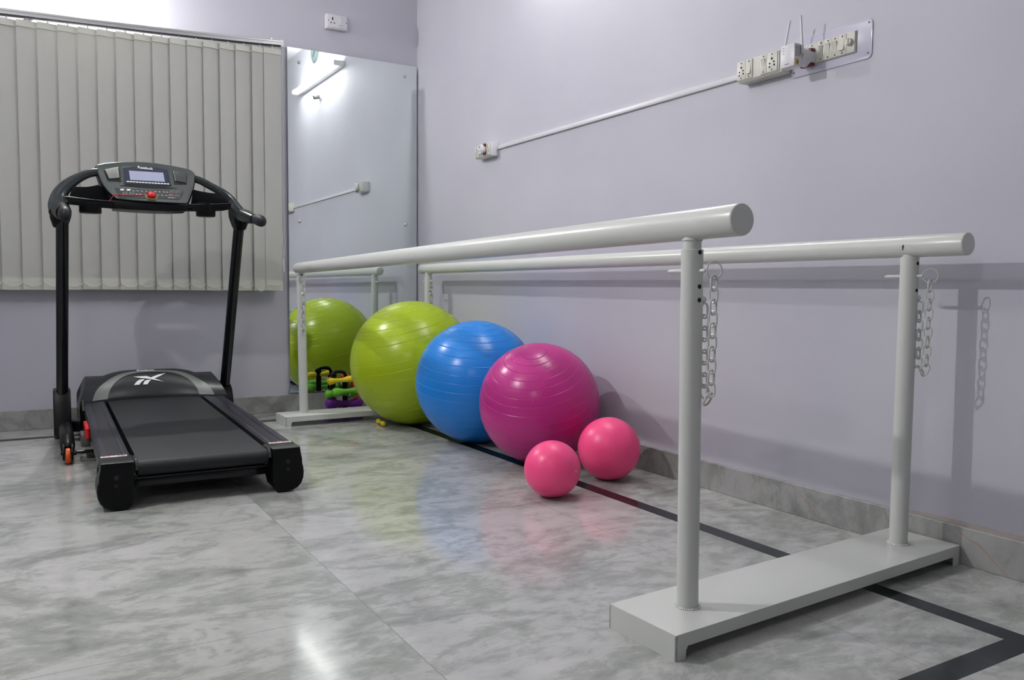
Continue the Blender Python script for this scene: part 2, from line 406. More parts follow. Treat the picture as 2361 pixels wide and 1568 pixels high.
# ------------------------------------------------------------------ tube lights
def tube_light(kind, loc, rotz, label):
    """batten lies along local X, wall behind it at local +Y"""
    t = thing('tube_light', label, 'light', loc, rotz, None)
    bm = new(); box(bm, (-0.62, 0.0, -0.022), (0.62, 0.042, 0.022), 0.004); obj('batten', bm, M['batten'], t)
    bm = new(); tube(bm, [(-0.6, -0.032, 0), (0.6, -0.032, 0)], 0.0135, 20); obj('glowing_tube', bm, M['tube'][kind], t)
    for s in (-1, 1):
        bm = new(); box(bm, (s*0.605-0.012, -0.05, -0.02), (s*0.605+0.012, 0.01, 0.02), 0.004); obj('end_holder', bm, M['batten'], t)
    return t
tube_light('tube', (-0.043, -2.10, 2.64), -PI/2, 'glowing tube light high on the right wall, seen in the mirror')
def bulb_lamp(kind, loc, rotz, label, aim=(0, -0.80, -0.60)):
    """lamp holder on a wall lying at local +Y, bulb tilted out and down"""
    t = thing('bulb_lamp', label, 'light', loc, rotz, 'round bulbs in wall lamp holders')
    bm = new(); tube(bm, [(0, 0, 0), (0, -0.012, 0)], 0.034, 28); obj('rose', bm, M['pvc'], t)
    d = Vector(aim).normalized(); p = Vector((0, -0.010, 0))
    bm = new(); tube(bm, [p, p+d*0.012, p+d*0.045, p+d*0.048], [0.017, 0.021, 0.019, 0.015], 20); obj('holder', bm, M['pvc'], t)
    bm = new(); tube(bm, [p+d*0.046, p+d*0.060, p+d*0.080, p+d*0.0895], [0.014, 0.019, 0.029, 0.030], 24); obj('bulb_neck', bm, M['batten'], t)
    bm = new(); rr = []; pp = []
    for k in range(9):
        a = math.radians(4+k*10); pp.append(p+d*(0.0875+0.030*math.sin(a))); rr.append(0.030*math.cos(a))
    tube(bm, pp, rr, 28); obj('glowing_globe', bm, M['tube'][kind], t)
bulb_lamp('bulb_back', (-2.00, 0, 2.53), 0, 'lit bulb on the back wall just above the vertical blind')
bulb_lamp('bulb_far', (RX0, -2.28, 2.43), PI/2, 'lit bulb on the left wall opposite the exercise balls', (-0.80, -0.52, -0.25))
bulb_lamp('bulb_near', (RX0, -4.95, 2.12), PI/2, 'lit bulb on the left wall nearest the camera')

# wall clock on the right wall, reflected at the top of the mirror
t = thing('wall_clock', 'round wall clock with white rim, its lower edge reflected in the mirror', 'clock', (-0.001, -2.14, 2.93))
bm = new(); lathe(bm, [(0.0, 0.0), (0.15, 0.0), (0.158, 0.012), (0.158, 0.035), (0.150, 0.046), (0.142, 0.046), (0.138, 0.036), (0.0, 0.036)], 48)
bmesh.ops.rotate(bm, verts=bm.verts, cent=(0, 0, 0), matrix=Matrix.Rotation(-PI/2, 3, 'Y')); obj('rim', bm, M['batten'], t)
bm = new(); lathe(bm, [(0.0, 0.037), (0.137, 0.037), (0.137, 0.041), (0.0, 0.041)], 48)
bmesh.ops.rotate(bm, verts=bm.verts, cent=(0, 0, 0), matrix=Matrix.Rotation(-PI/2, 3, 'Y')); obj('dial', bm, M['clock_glass'], t)
for a, L in ((0.6, 0.07), (2.4, 0.1)):
    bm = new(); box(bm, (-0.0445, -0.003, 0), (-0.0425, 0.003, L)); bmesh.ops.rotate(bm, verts=bm.verts, cent=(0, 0, 0), matrix=Matrix.Rotation(a, 3, 'X')); obj('hand', bm, M['black'], t)
t = thing('lamp_holder', 'small grey lamp holder on the right wall below the tube, seen in the mirror', 'lamp holder', (0, -2.13, 2.50))
bm = new(); tube(bm, [(0, 0, 0), (-0.012, 0, 0)], 0.032, 24); obj('rose', bm, M['pvc'], t)
bm = new(); tube(bm, [(-0.012, 0, 0), (-0.03, 0, -0.004), (-0.062, 0, -0.016)], [0.018, 0.022, 0.019], 20); obj('socket', bm, M['frame_grey'], t)

# ------------------------------------------------------------------ mirror
t = thing('wall_mirror', 'tall frameless mirror screwed to the back wall beside the blind', 'mirror', (-0.449, -0.02, 0.122))
x0, x1, z0, z1 = -0.886+0.449, -0.0125+0.449, 0.0, 2.158
bm = new(); box(bm, (x0, 0.0, z0), (x1, 0.004, z1)); g = obj('glass_pane', bm, [M['mirror_edge'], M['mirror']], t, 0)
for p in g.data.polygons:
    if p.normal.y < -0.9: p.material_index = 1
bm = new(); box(bm, (x0+0.06, 0.0045, z0+0.08), (x1-0.06, 0.0185, z1-0.08)); obj('backing_board', bm, M['frame_grey'], t, 0)
for sx, sz in ((-0.812, 2.195), (-0.097, 2.207), (-0.815, 1.206), (-0.092, 1.219), (-0.812, 0.24), (-0.095, 0.24)):
    bm = new(); lathe(bm, [(0.0, -0.006), (0.006, -0.0058), (0.0105, -0.003), (0.0115, 0.0), (0.0, 0.0)], 20)
    bmesh.ops.rotate(bm, verts=bm.verts, cent=(0, 0, 0), matrix=Matrix.Rotation(-PI/2, 3, 'X'))
    bmesh.ops.translate(bm, verts=bm.verts, vec=(sx+0.449, -0.0005, sz-0.122)); 
    for v in bm.verts: v.co.y = -abs(v.co.y)
    obj('mirror_screw', bm, M['steel'], t)

# ------------------------------------------------------------------ vertical blind
BY = -0.085
rail_pts = [(-3.10, 2.165), (-2.60, 2.178), (-2.33, 2.190), (-2.04, 2.200), (-1.65, 2.214), (-1.2, 2.236), (-0.938, 2.252)]
def rail_z(x):
    for (xa, za), (xb, zb) in zip(rail_pts, rail_pts[1:]):
        if x <= xb: return za+(zb-za)*(x-xa)/(xb-xa)
    return rail_pts[-1][1]
t = thing('vertical_blind', 'cream fabric vertical blind hanging from a silver rail on the back wall', 'blind', (-2.0, BY, 0.77), 0, None, True)
bm = new(); xs = [-3.1+i*(3.1-0.938)/30 for i in range(31)]
def rail_shell(bm, prof, x_end):
    rows = []
    for i in range(31):
        x = -3.1+i*(3.1+x_end)/30
        rows.append([bm.verts.new((x, BY+a, rail_z(x)+b)) for a, b in prof])
    n = len(prof)
    for A, B in zip(rows, rows[1:]):
        for j in range(n): bm.faces.new((A[j], A[(j+1) % n], B[(j+1) % n], B[j]))
    bm.faces.new(rows[0][::-1]); bm.faces.new(rows[-1])
rail_shell(bm, [(-0.022, 0.006), (-0.022, 0.013), (-0.019, 0.0145), (-0.019, 0.022), (-0.022, 0.0235), (-0.022, 0.033), (-0.019, 0.036), (0.019, 0.036), (0.022, 0.033), (0.022, 0.006), (0.014, 0.006), (0.014, 0.012), (-0.014, 0.012), (-0.014, 0.006)], -0.945)
hr = obj('headrail', bm, M['alu'], t, 30)
bm = new(); rail_shell(bm, [(-0.0139, 0.0025), (-0.0139, 0.0115), (0.0139, 0.0115), (0.0139, 0.0025)], -0.947); obj('rail_groove', bm, M['rail_dark'], hr, 0)
bm = new(); box(bm, (-0.945, BY-0.024, rail_z(-0.94)-0.004), (-0.930, BY+0.024, rail_z(-0.94)+0.038), 0.003); box(bm, (-0.93, BY-0.006, rail_z(-.94)+0.004), (-0.915, BY+0.006, rail_z(-.94)+0.01), 0.001); obj('rail_end_cap', bm, M['clear'], hr)
for x in (-0.995, -2.25):
    bm = new(); box(bm, (x-0.016, BY-0.012, rail_z(x)+0.034), (x+0.016, BY+0.084, rail_z(x)+0.041), 0.002); tube(bm, [(x, BY-0.004, rail_z(x)+0.04), (x, BY-0.004, rail_z(x)+0.047)], 0.006, 12); obj('rail_bracket', bm, M['alu'], hr)
slat_x = []      # left edges of the slats
edges = [-1.047, -1.121, -1.214, -1.305, -1.397, -1.485, -1.578, -1.670, -1.764, -1.857, -1.950, -2.044, -2.139, -2.233, -2.328]
while edges[-1] > -3.0: edges.append(edges[-1]-0.0935)
ZB = 0.770
first = None
for i, xl in enumerate(edges):
    w_ = 0.103
    xc = xl + w_/2 + (0.0 if i else 0.0)
    ang = math.radians(9.5 if i > 1 else (3 if i == 0 else 14))
    zt = rail_z(xc) - 0.013
    zb = ZB + (0.0 if i < 13 else -0.004) + random.uniform(-0.0015, 0.0015)
    bm = new(); rows = []; K = 8; ZN = 10
    ph = random.uniform(0, 6)
    for kz in range(ZN+1):
        z = zb + (zt-zb)*kz/ZN; row = []
        for k in range(K+1):
            u = -w_/2 + w_*k/K
            bow = 0.004*math.sin(PI*k/K)+0.0015*math.sin(ph+4*kz/ZN)
            row.append((u*math.cos(ang), u*math.sin(ang) - bow, z))
        rows.append(row)
    for off in (0.0, 0.0009):
        vs = [[bm.verts.new((xc+a, BY+b+off, z)) for a, b, z in r] for r in rows]
        for A, B in zip(vs, vs[1:]):
            for k in range(K): bm.faces.new((A[k], A[k+1], B[k+1], B[k]))
    bmesh.ops.recalc_face_normals(bm, faces=bm.faces)
    s = obj('slat', bm, M['slat'], t, 60)
    # doubled hem with the weight pocket
    hh = 0.062
    for hn, za, zb2 in (('bottom_hem', zb-0.001, zb+hh), ('top_hem', zt-0.034, zt-0.001)):
        bm = new(); vs = []
        for z in (za, zb2):
            vs.append([bm.verts.new((xc+u*math.cos(ang), BY+u*math.sin(ang)-0.0052-0.004*math.sin(PI*(u/w_+0.5)), z)) for u in [-w_/2+w_*k/K for k in range(K+1)]])
        for k in range(K): bm.faces.new((vs[0][k], vs[0][k+1], vs[1][k+1], vs[1][k]))
        vb = [[bm.verts.new(v.co+Vector((0, 0.0035, 0))) for v in r] for r in vs]
        for k in range(K): bm.faces.new((vb[0][k+1], vb[0][k], vb[1][k], vb[1][k+1]))
        bm.faces.new(vs[0][::-1]+vb[0]); bm.faces.new(vs[1]+vb[1][::-1])
        obj(hn, bm, M['hem'], s, 40)
    bm = new(); zc = rail_z(xc)
    tube(bm, [(xc, BY, zc+0.006), (xc, BY-0.002, zc-0.012)], 0.0035, 8); box(bm, (xc-0.005, BY-0.0085, zc-0.030), (xc+0.005, BY-0.0015, zc-0.010), 0.0015)
    obj('carrier_hook', bm, M['clear'], s)
# bead chain swags between the slat bottoms
for i, xl in enumerate(edges[:-1]):
    nxt = (edges[i-1] if i else -0.955)
    bm = new(); n = 20; sag = 0.021 if i else 0.004
    if i == 1: sag = 0.040
    za = ZB+0.037
    for k in range(n+1):
        q = k/n; x = xl + (nxt-xl)*q + 0.002
        z = za - sag*4*q*(1-q)
        mt = Matrix.Translation((x, BY-0.019-0.003*math.sin(PI*q), z))
        bmesh.ops.create_icosphere(bm, subdivisions=1, radius=0.0025, matrix=mt)
    obj('bead_chain', bm, M['bead'], t)
# operating cord
bm = new(); zt = rail_z(-0.94)
z = zt-0.004; k = 0
while z > 1.06:
    f = max(0, (1.30-z)/0.24)
    bmesh.ops.create_icosphere(bm, subdivisions=1, radius=0.0023, matrix=Matrix.Translation((-0.9335+0.006*f, BY, z)))
    bmesh.ops.create_icosphere(bm, subdivisions=1, radius=0.0016, matrix=Matrix.Translation((-0.941+0.001*f, BY+0.006, z-0.002)))
    z -= 0.0068
tube(bm, smooth_path([(-0.941, BY+0.006, 1.13), (-0.942, BY+0.004, 1.07), (-0.938, BY+0.001, 1.005), (-0.932, BY, 0.99), (-0.928, BY, 1.06)], 5), 0.0011, 6)
obj('bead_cord', bm, M['bead'], t)
bm = new(); tube(bm, [(-0.936, BY, 0.99), (-0.936, BY, 0.965)], 0.0012, 6); tube(bm, [(-0.9375, BY, 0.965), (-0.936, BY, 0.885)], 0.0068, 12, squash=0.6); obj('cord_weight', bm, M['clear'], t)

# ------------------------------------------------------------------ parallel bars
PB = thing('parallel_bars', 'white steel parallel bars on two floor stands with chained pins', 'parallel bars', (-0.6, -2.13, 0), 0, None, True)
HB = 0.057
def base_channel(pl, pr, depth):
    """pl, pr: front-left and front-right floor points (Vector); depth backwards"""
    d = (pr-pl).normalized(); n = Vector((-d.y, d.x, 0)); L = (pr-pl).length
    def P(u, v, z): return pl + d*u + n*v + Vector((0, 0, z))
    bm = new(); lip = 0.030; fh = 0.030; th = 0.004
    # front and back flanges with the feet at each end left full height
    for v in (0.0, depth-th):
        o = [(0, 0), (lip, 0), (lip+0.001, HB-fh-0.008), (lip+0.006, HB-fh), (L-lip-0.006, HB-fh), (L-lip-0.001, HB-fh-0.008), (L-lip, 0), (L, 0), (L, HB-0.003), (0, HB-0.003)]
        prism(bm, [P(a, v, b) for a, b in o], n*th)
    prism(bm, [P(0, 0, HB-0.005), P(L, 0, HB-0.005), P(L, depth, HB-0.005), P(0, depth, HB-0.005)], Vector((0, 0, 0.005)), 0.002)
    for u in (0.0, L-th):
        prism(bm, [P(u, 0, 0), P(u, depth, 0), P(u, depth, HB-0.003), P(u, 0, HB-0.003)], d*th)
    return bm
pl, pr = Vector((-1.1669, -3.9203, 0)), Vector((-0.0255, -3.8560, 0))
obj('base', base_channel(pl, pr, 0.213), M['white_metal'], PB)
pl2, pr2 = Vector((-1.0708, -0.5915, 0)), Vector((-0.026, -0.572, 0))
obj('base', base_channel(pl2, pr2, 0.205), M['white_metal'], PB)
foot = {'nl': Vector((-1.0316, -3.8083, HB)), 'nr': Vector((-0.1675, -3.756, HB)), 'fl': Vector((-0.934, -0.474, HB)), 'fr': Vector((-0.142, -0.478, HB))}
top = {'nl': AY(1597, 518.5, -3.806), 'nr': AY(2099, 568.5, -3.756), 'fl': AY(693, 618, -0.474), 'fr': AY(988, 620, -0.478)}
for a, b, over_a, over_b, ra, rb in (('nl', 'fl', AY, 0.1, 0.0345, 0.0312), ('nr', 'fr', None, 0.1, 0.0312, 0.0305)):
    d = (top[a]-top[b]).normalized()
    near_end = 0.152 if a == 'nl' else 0.168
    far_end = 0.062 if a == 'nl' else 0.105
    p0, p1 = top[a]+d*near_end, top[b]-d*far_end
    bm = new(); pts = [p0, p0-d*0.002, p0-d*0.004] + [p0+(p1-p0)*q for q in (0.03, .25, .5, .75, 0.97)] + [p1+d*0.012, p1+d*0.004, p1]
    rr = [ra-0.002, ra-0.0004, ra] + [ra+(rb-ra)*q for q in (0.03, .25, .5, .75, .97)] + [rb, rb-0.004, rb-0.012]
    tube(bm, pts, rr, 40); hb = obj('handrail', bm, M['white_metal'], PB)
    if a == 'nr':   # scuff on the rail beside the post
        sp = []
        for q, (px, py) in enumerate(((2073, 562), (2070, 568), (2069, 576), (2067, 583))):
            sp.append(APL(px, py, top['nr']+Vector((-0.022, -0.022, 0.0)), Vector((-0.6, -0.8, 0))))
        for p in sp:   # snap on to the pipe surface
            c = top['nr'] + d*((p-top['nr']).dot(d)); v = (p-c).normalized(); p.xyz = c + v*(ra+0.0003)
        bm = new(); tube(bm, sp, [0.0009, 0.0028, 0.0012, 0.002], 8); obj('scuff_mark', bm, M['scuff'], hb)

def link_chain(bm, path, pitch=0.0262, L=0.034, W=0.0105, r=0.0024):
    path = [Vector(p) for p in path]
    seglen = [(b-a).length for a, b in zip(path, path[1:])]; tot = sum(seglen); n = int(tot/pitch)
    def at(s):
        for (a, b), l in zip(zip(path, path[1:]), seglen):
            if s <= l: return a+(b-a)*(s/l), (b-a).normalized()
            s -= l
        return path[-1], (path[-1]-path[-2]).normalized()
    for i in range(n):
        c, d = at((i+0.5)*pitch)
        side = Vector((1, 0.15, 0)) if i % 2 == 0 else Vector((0.15, -1, 0))
        side = (side - d*side.dot(d)).normalized(); nrm = d.cross(side)
        pts = []; h = L/2 - W
        for k in range(9): a = PI*k/8; pts.append(c + d*(h + W*math.sin(a)) + side*W*math.cos(a))
        for k in range(9): a = PI*k/8; pts.append(c - d*(h + W*math.sin(a)) - side*W*math.cos(a))
        rows = []
        for k, p in enumerate(pts):
            tg = (pts[(k+1) % 18]-pts[k-1]).normalized(); o = tg.cross(nrm).normalized()
            rows.append([bm.verts.new(p+(o*math.cos(2*PI*j/8)+nrm*math.sin(2*PI*j/8))*r) for j in range(8)])
        for k in range(18):
            A, B = rows[k], rows[(k+1) % 18]
            for j in range(8): bm.faces.new((A[j], A[(j+1) % 8], B[(j+1) % 8], B[j]))

for key in ('nl', 'nr', 'fl', 'fr'):
    b, tp = foot[key], top[key]
    ax = (tp-b).normalized(); L = (tp-b).length
    inner = {'nl': 0.055, 'nr': 0.030, 'fl': 0.052, 'fr': 0.052}[key]
    R = 0.0248
    def at(h): return b + ax*(h-HB)/ax.z
    zt = tp.z - inner - (0.0 if key != 'nr' else 0.0)
    bm = new(); e = at(zt)
    tube(bm, [at(HB), at(HB+0.001), e-ax*0.001, e], [R, R, R, R-0.001], 40)
    post = obj('post', bm, M['white_metal'], PB)
    bm = new(); tube(bm, [e-ax*0.01, tp - ax*0.02], 0.0205, 32)
    ring(bm, tp-ax*0.034, ax, 0.0205, 0.003, 28, 6); obj('inner_tube', bm, M['white_metal'], post)
    bm = new()      # weld bead round the foot
    for i in range(40):
        a = 2*PI*i/40; rr = R+0.002
        bmesh.ops.create_icosphere(bm, subdivisions=1, radius=random.uniform(0.003, 0.0045), matrix=Matrix.Translation(b+Vector((math.cos(a)*rr, math.sin(a)*rr, 0.0005))))
    obj('weld_bead', bm, M['white_metal'], post)
    near = key[0] == 'n'
    # adjustment holes, facing along the bars towards the near end
    hz = {'nl': [0.868, 0.792, 0.762], 'nr': [0.865, 0.789], 'fl': [0.862, 0.80], 'fr': [0.80, 0.77]}[key]
    for z in hz:
        c = at(z); rad = R if z < zt-0.003 else 0.0205
        bm = new(); lathe(bm, [(0, 0), (0.0052, 0), (0.0052, 0.004), (0, 0.004)], 16, 'Y')
        bmesh.ops.translate(bm, verts=bm.verts, vec=c+Vector((0.0, -rad-0.0004, 0))); obj('adjustment_hole', bm, M['hole'], post, 0)
    zp = {'nl': 0.827, 'nr': 0.829, 'fl': 0.83, 'fr': 0.835}[key]
    c = at(zp); dr = Vector((0.05, -1, 0)).normalized()
    bm = new(); tube(bm, [c-dr*0.075, c-dr*0.068, c-dr*0.02, c+dr*0.034, c+dr*0.040], [0.002, 0.0045, 0.005, 0.005, 0.0035], 14); pin = obj('locking_pin', bm, M['white_metal'], post)
    vc = Vector((CAM.x-b.x, CAM.y-b.y, 0)).normalized(); sidev = Vector((-vc.y, vc.x, 0))
    RR = 0.0195
    if near:
        rn = vc if key == 'nr' else Matrix.Rotation(math.radians(33), 3, 'Z') @ vc
        rc = c + dr*0.040 + sidev*RR*0.98 + Vector((0, 0, 0.001))
    else:
        rn = Vector((0.9, 0.3, 0)); rc = c + Vector((0.004, -0.035, -0.012))
    bm = new(); ring(bm, rc, rn, RR, 0.0017, 36, 8); obj('pin_ring', bm, M['white_metal'], post)
    drop = {'nl': 0.275, 'nr': 0.262, 'fl': 0.27, 'fr': 0.27}[key]
    p0 = rc+Vector((0.0, 0.0, -RR+0.004)); zb = p0.z-drop
    att = at(zb+drop*0.80)+(sidev*(R+0.004) if near else Vector((0.0, -R-0.006, 0)))
    p1 = Vector((p0.x+0.001, p0.y+0.004, zb+0.02)); p2 = Vector(((p0.x+att.x)/2, (p0.y+att.y)/2, zb)) + (sidev*0.001 if near else Vector((0, 0, 0))); p3 = Vector((att.x, att.y, zb+0.02)) + (sidev*0.003 if near else Vector((-0.003, -0.003, 0)))
    bm = new(); link_chain(bm, [p0, p1, p2, p3, att])
    bmesh.ops.create_icosphere(bm, subdivisions=2, radius=0.008, matrix=Matrix.Translation(att+((Vector((0, 0, 0.006))-sidev*0.004) if near else Vector((0, 0.004, 0.006)))))
    obj('chain', bm, M['white_metal'], post)

# ------------------------------------------------------------------ balls
def ribbed_ball(name, label, cat, c, R, axis, col, ribs=True, group=None, rough=0.27, n_ribs=20, rib_from=13):
    bm = new(); prof = []; N_ = 1440
    pitch = (180-2*rib_from)/(n_ribs-1)
    for i in range(N_+1):
        a = math.radians(180.0*i/N_); deg = 180.0*i/N_; r = R
        if ribs:
            q = (deg-rib_from)/pitch; near_ = abs(q-round(q))*pitch
            if -0.4 <= q <= n_ribs-0.6 and near_ < 0.26: r = R + 0.0009*(1-near_/0.26)
            elif -0.4 <= q <= n_ribs-0.6 and near_ < 0.52: r = R - 0.0004
        prof.append((max(r*math.sin(a), 0.0 if i in (0, N_) else 1e-5), r*math.cos(a)))
    prof[0] = (0, R); prof[-1] = (0, -R)
    lathe(bm, prof, 96)
    ax = Vector(axis).normalized(); q = Vector((0, 0, 1)).rotation_difference(ax)
    bmesh.ops.rotate(bm, verts=bm.verts, cent=(0, 0, 0), matrix=q.to_matrix())
    t = thing(name, label, cat, (c[0], c[1], 0), 0, group)
    bmesh.ops.translate(bm, verts=bm.verts, vec=(0, 0, c[2]))
    o = obj('ball_skin', bm, ball_mat(name+'_vinyl', col, rough), t, 50)
    return t, ax
toc = lambda v: Vector((CAM.x-v[0], CAM.y-v[1], 0)).normalized()
c = (-0.3910, -0.8090, 0.358); tv = toc(c)
ribbed_ball('exercise_ball', 'large lime green ribbed exercise ball, farthest of the three big balls', 'exercise ball', c, 0.358, UP*0.95 - RGT*0.24 + tv*0.16, (0.37, 0.50, 0.010), group='large exercise balls in a row along the right wall')
c = (-0.3368, -1.4936, 0.3123); tv = toc(c)
ribbed_ball('exercise_ball', 'large blue ribbed exercise ball between the green and magenta balls', 'exercise ball', c, 0.3123, UP*0.95 + RGT*0.02 + tv*0.22, (0.014, 0.23, 0.72), group='large exercise balls in a row along the right wall')
c = (-0.3296, -2.0793, 0.2722); tv = toc(c)
t, ax = ribbed_ball('exercise_ball', 'large magenta ribbed exercise ball behind the two small pink balls', 'exercise ball', c, 0.2722, UP*0.88 - RGT*0.10 + tv*0.46, (0.52, 0.028, 0.24), group='large exercise balls in a row along the right wall')
def small_ball(c, R, col, label, plug):
    bm = new(); bmesh.ops.create_uvsphere(bm, u_segments=96, v_segments=64, radius=R)
    bmesh.ops.translate(bm, verts=bm.verts, vec=(0, 0, c[2]))
    t = thing('soft_ball', label, 'ball', (c[0], c[1], 0), 0, 'small pink balls on the floor')
    obj('ball_skin', bm, ball_mat('pink_vinyl', col, 0.34), t, 60)
    if plug is not None:
        d = (AX(*plug, 0)-CAM).normalized(); cc = Vector(c); oc = CAM-cc; b = oc.dot(d); tt = -b-math.sqrt(b*b-(oc.dot(oc)-R*R)); p = CAM+d*tt; n_ = (p-cc).normalized()
        bm = new(); tube(bm, [p-n_*0.003-Vector((c[0], c[1], 0)), p+n_*0.0008-Vector((c[0], c[1], 0))], 0.0046, 16); obj('valve_plug', bm, M['cream'], t)
small_ball((-0.6243, -2.6323, 0.1073), 0.1073, (1.0, 0.085, 0.27), 'smaller pink ball with a white plug, standing on the black floor band', (1328, 1087))
small_ball((-0.2585, -2.5051, 0.1295), 0.1295, (1.0, 0.085, 0.27), 'bigger of the two pink balls, nearer the right wall', None)

# ------------------------------------------------------------------ dumbbells and their stand
def dumbbell(L, R, col, name_):
    bm = new(); h = L/2; prof = [(0, -h)]
    for q, r in ((0.0, 0.55), (0.02, 0.80), (0.07, 0.97), (0.13, 1.0), (0.2, 0.95), (0.28, 0.76), (0.36, 0.60), (0.5, 0.55), (0.64, 0.60), (0.72, 0.76), (0.8, 0.95), (0.87, 1.0), (0.93, 0.97), (0.98, 0.80), (1.0, 0.55)):
        prof.append((R*r, -h + L*q))
    prof.append((0, h)); lathe(bm, prof, 28, 'X')
    return bm
def place_db(L, R, col, loc, rot, label):
    o = obj('dumbbell', dumbbell(L, R, col, ''), col, None, 60)
    o.location = loc; o.rotation_euler = rot
    tag(o, label, 'dumbbell', 'vinyl dumbbells'); return o
DY = mat('yellow_vinyl', (0.85, 0.64, 0.010), 0.5); DG = mat('green_vinyl', (0.15, 0.50, 0.03), 0.5)
DP = mat('purple_vinyl', (0.16, 0.016, 0.30), 0.5); DR = mat('red_vinyl', (0.75, 0.02, 0.01), 0.45)
SX, SY = -0.615, -0.165
place_db(0.245, 0.0335, DP, (SX+0.018, SY-0.045, 0.058), (0, 0.05, 0.10), 'purple dumbbell on the lowest tier of the black stand')
place_db(0.165, 0.0215, DY, (SX-0.012, SY-0.060, 0.209), (0, -0.06, 0.08), 'yellow dumbbell on the top tier of the black stand')
place_db(0.215, 0.0265, DG, (SX+0.026, SY-0.100, 0.143), (0, -0.03, 0.10), 'green dumbbell at the front of the stand middle tier')
place_db(0.215, 0.0265, DG, (SX+0.000, SY-0.046, 0.122), (0, 0, 0.03), 'green dumbbell tucked behind another green one on the stand middle tier')
place_db(0.215, 0.0330, DR, (-0.486, -0.118, 0.1076), (0, PI/2, 0), 'red dumbbell upright beside the stand, half hidden by the green ball')
a, b = AZ(877, 971, 0.0), AZ(888, 980, 0.0)
mid = AZ(882.5, 972.5, 0.017)
place_db(0.125, 0.0150, DY, (mid.x-0.014, mid.y-0.005, 0.0152), (0, 0, math.radians(84)), 'yellow dumbbell on the floor under the lime green ball')
t = thing('dumbbell_stand', 'black stand with a looped carrying handle holding the dumbbells', 'stand', (SX, SY, 0))
bm = new()
for s in (-1, 1):
    tube(bm, [(s*0.040, 0.0, 0.0), (s*0.040, 0, 0.205)], 0.013, 12, squash=1.3)
    box(bm, (s*0.040-0.014, -0.085, 0.0), (s*0.040+0.014, 0.085, 0.022), 0.005)
obj('upright', bm, M['black'], t)
bm = new(); pts = smooth_path([(-0.042, 0, 0.20), (-0.040, 0, 0.238), (-0.022, 0, 0.256), (0.025, 0, 0.254), (0.043, 0, 0.232), (0.042, 0, 0.20)], 6)
tube(bm, pts, 0.009, 12, squash=1.2)
lathe_b = new(); bm2 = new(); tube(bm, [(-0.040, -0.03, 0.236), (-0.040, 0.0, 0.236)], [0.016, 0.02], 16); obj('handle', bm, M['black'], t); lathe_b.free(); bm2.free()
for z, rr in ((0.082, 0.07), (0.158, 0.07)):
    bm = new()
    for s in (-1, 1):
        for u in (-0.042, 0.042):
            tube(bm, smooth_path([(u, 0, z-0.004+0.02), (u, s*0.03, z+0.006), (u, s*0.06, z+0.008), (u, s*0.083, z+0.022), (u, s*0.087, z+0.042)], 5), 0.0022, 8)
    tube(bm, [(-0.042, -0.087, z+0.042), (0.042, -0.087, z+0.042)], 0.0022, 8)
    tube(bm, [(-0.042, 0.087, z+0.042), (0.042, 0.087, z+0.042)], 0.0022, 8)
    obj('wire_cradle', bm, M['steel'], t)

# ------------------------------------------------------------------ switches and sockets on the walls
def rect_x(bm, x0, x1, y0, y1, z0, z1, bev=0.0): box(bm, (x0, y0, z0), (x1, y1, z1), bev)
def hole_x(bm, x, y, z, r): tube(bm, [(x, y, z), (x-0.0007, y, z)], r, 14)
def socket_mod(par, xf, ya, yb, z0, z1, nm='socket'):
    """Indian six pin socket module between y=ya (left) and yb (right)"""
    bm = new(); box(bm, (xf-0.004, yb, z0), (xf, ya, z1), 0.001); o = obj(nm, bm, M['cream'], par)
    yc = (ya+yb)/2; s = (ya-yb)/0.048; h = z1-z0; bm = new()
    for dy, dz, r in ((0, 0.17, 0.0044), (0.010, -0.06, 0.0034), (-0.010, -0.01, 0.0034), (0.0105, -0.24, 0.0036), (-0.0115, -0.18, 0.0036)):
        hole_x(bm, xf-0.004, yc+dy*s, (z0+z1)/2+dz*h, r*min(1, s))
    obj('pin_hole', bm, M['hole'], o, 0)
    bm = new()
    for sg in (-1, 1): tube(bm, [(xf-0.004, yc, (z0+z1)/2+sg*h*0.40), (xf-0.0055, yc, (z0+z1)/2+sg*h*0.40)], 0.0026, 12)
    obj('screw', bm, M['rust'], o)
    return o
def switch_mod(par, xf, ya, yb, z0, z1, up=True):
    bm = new(); box(bm, (xf-0.004, yb, z0), (xf, ya, z1), 0.001); o = obj('switch', bm, M['cream'], par)
    yc = (ya+yb)/2; w_ = (ya-yb)*0.58; zc = (z0+z1)/2; h = (z1-z0)*0.27
    bm = new(); s = 0.007
    pr = [(xf-0.004, zc+h), (xf-0.004-(0.001 if up else s), zc+h), (xf-0.005, zc), (xf-0.004-(s if up else 0.001), zc-h), (xf-0.004, zc-h)]
    prism(bm, [(a, yc-w_/2, b_) for a, b_ in pr], (0, w_, 0), 0.0006); obj('rocker', bm, M['cream'], o)
    bm = new()
    for sg in (-1, 1): tube(bm, [(xf-0.004, yc, zc+sg*(z1-z0)*0.40), (xf-0.0055, yc, zc+sg*(z1-z0)*0.40)], 0.0026, 12)
    obj('screw', bm, M['rust'], o)
    return o
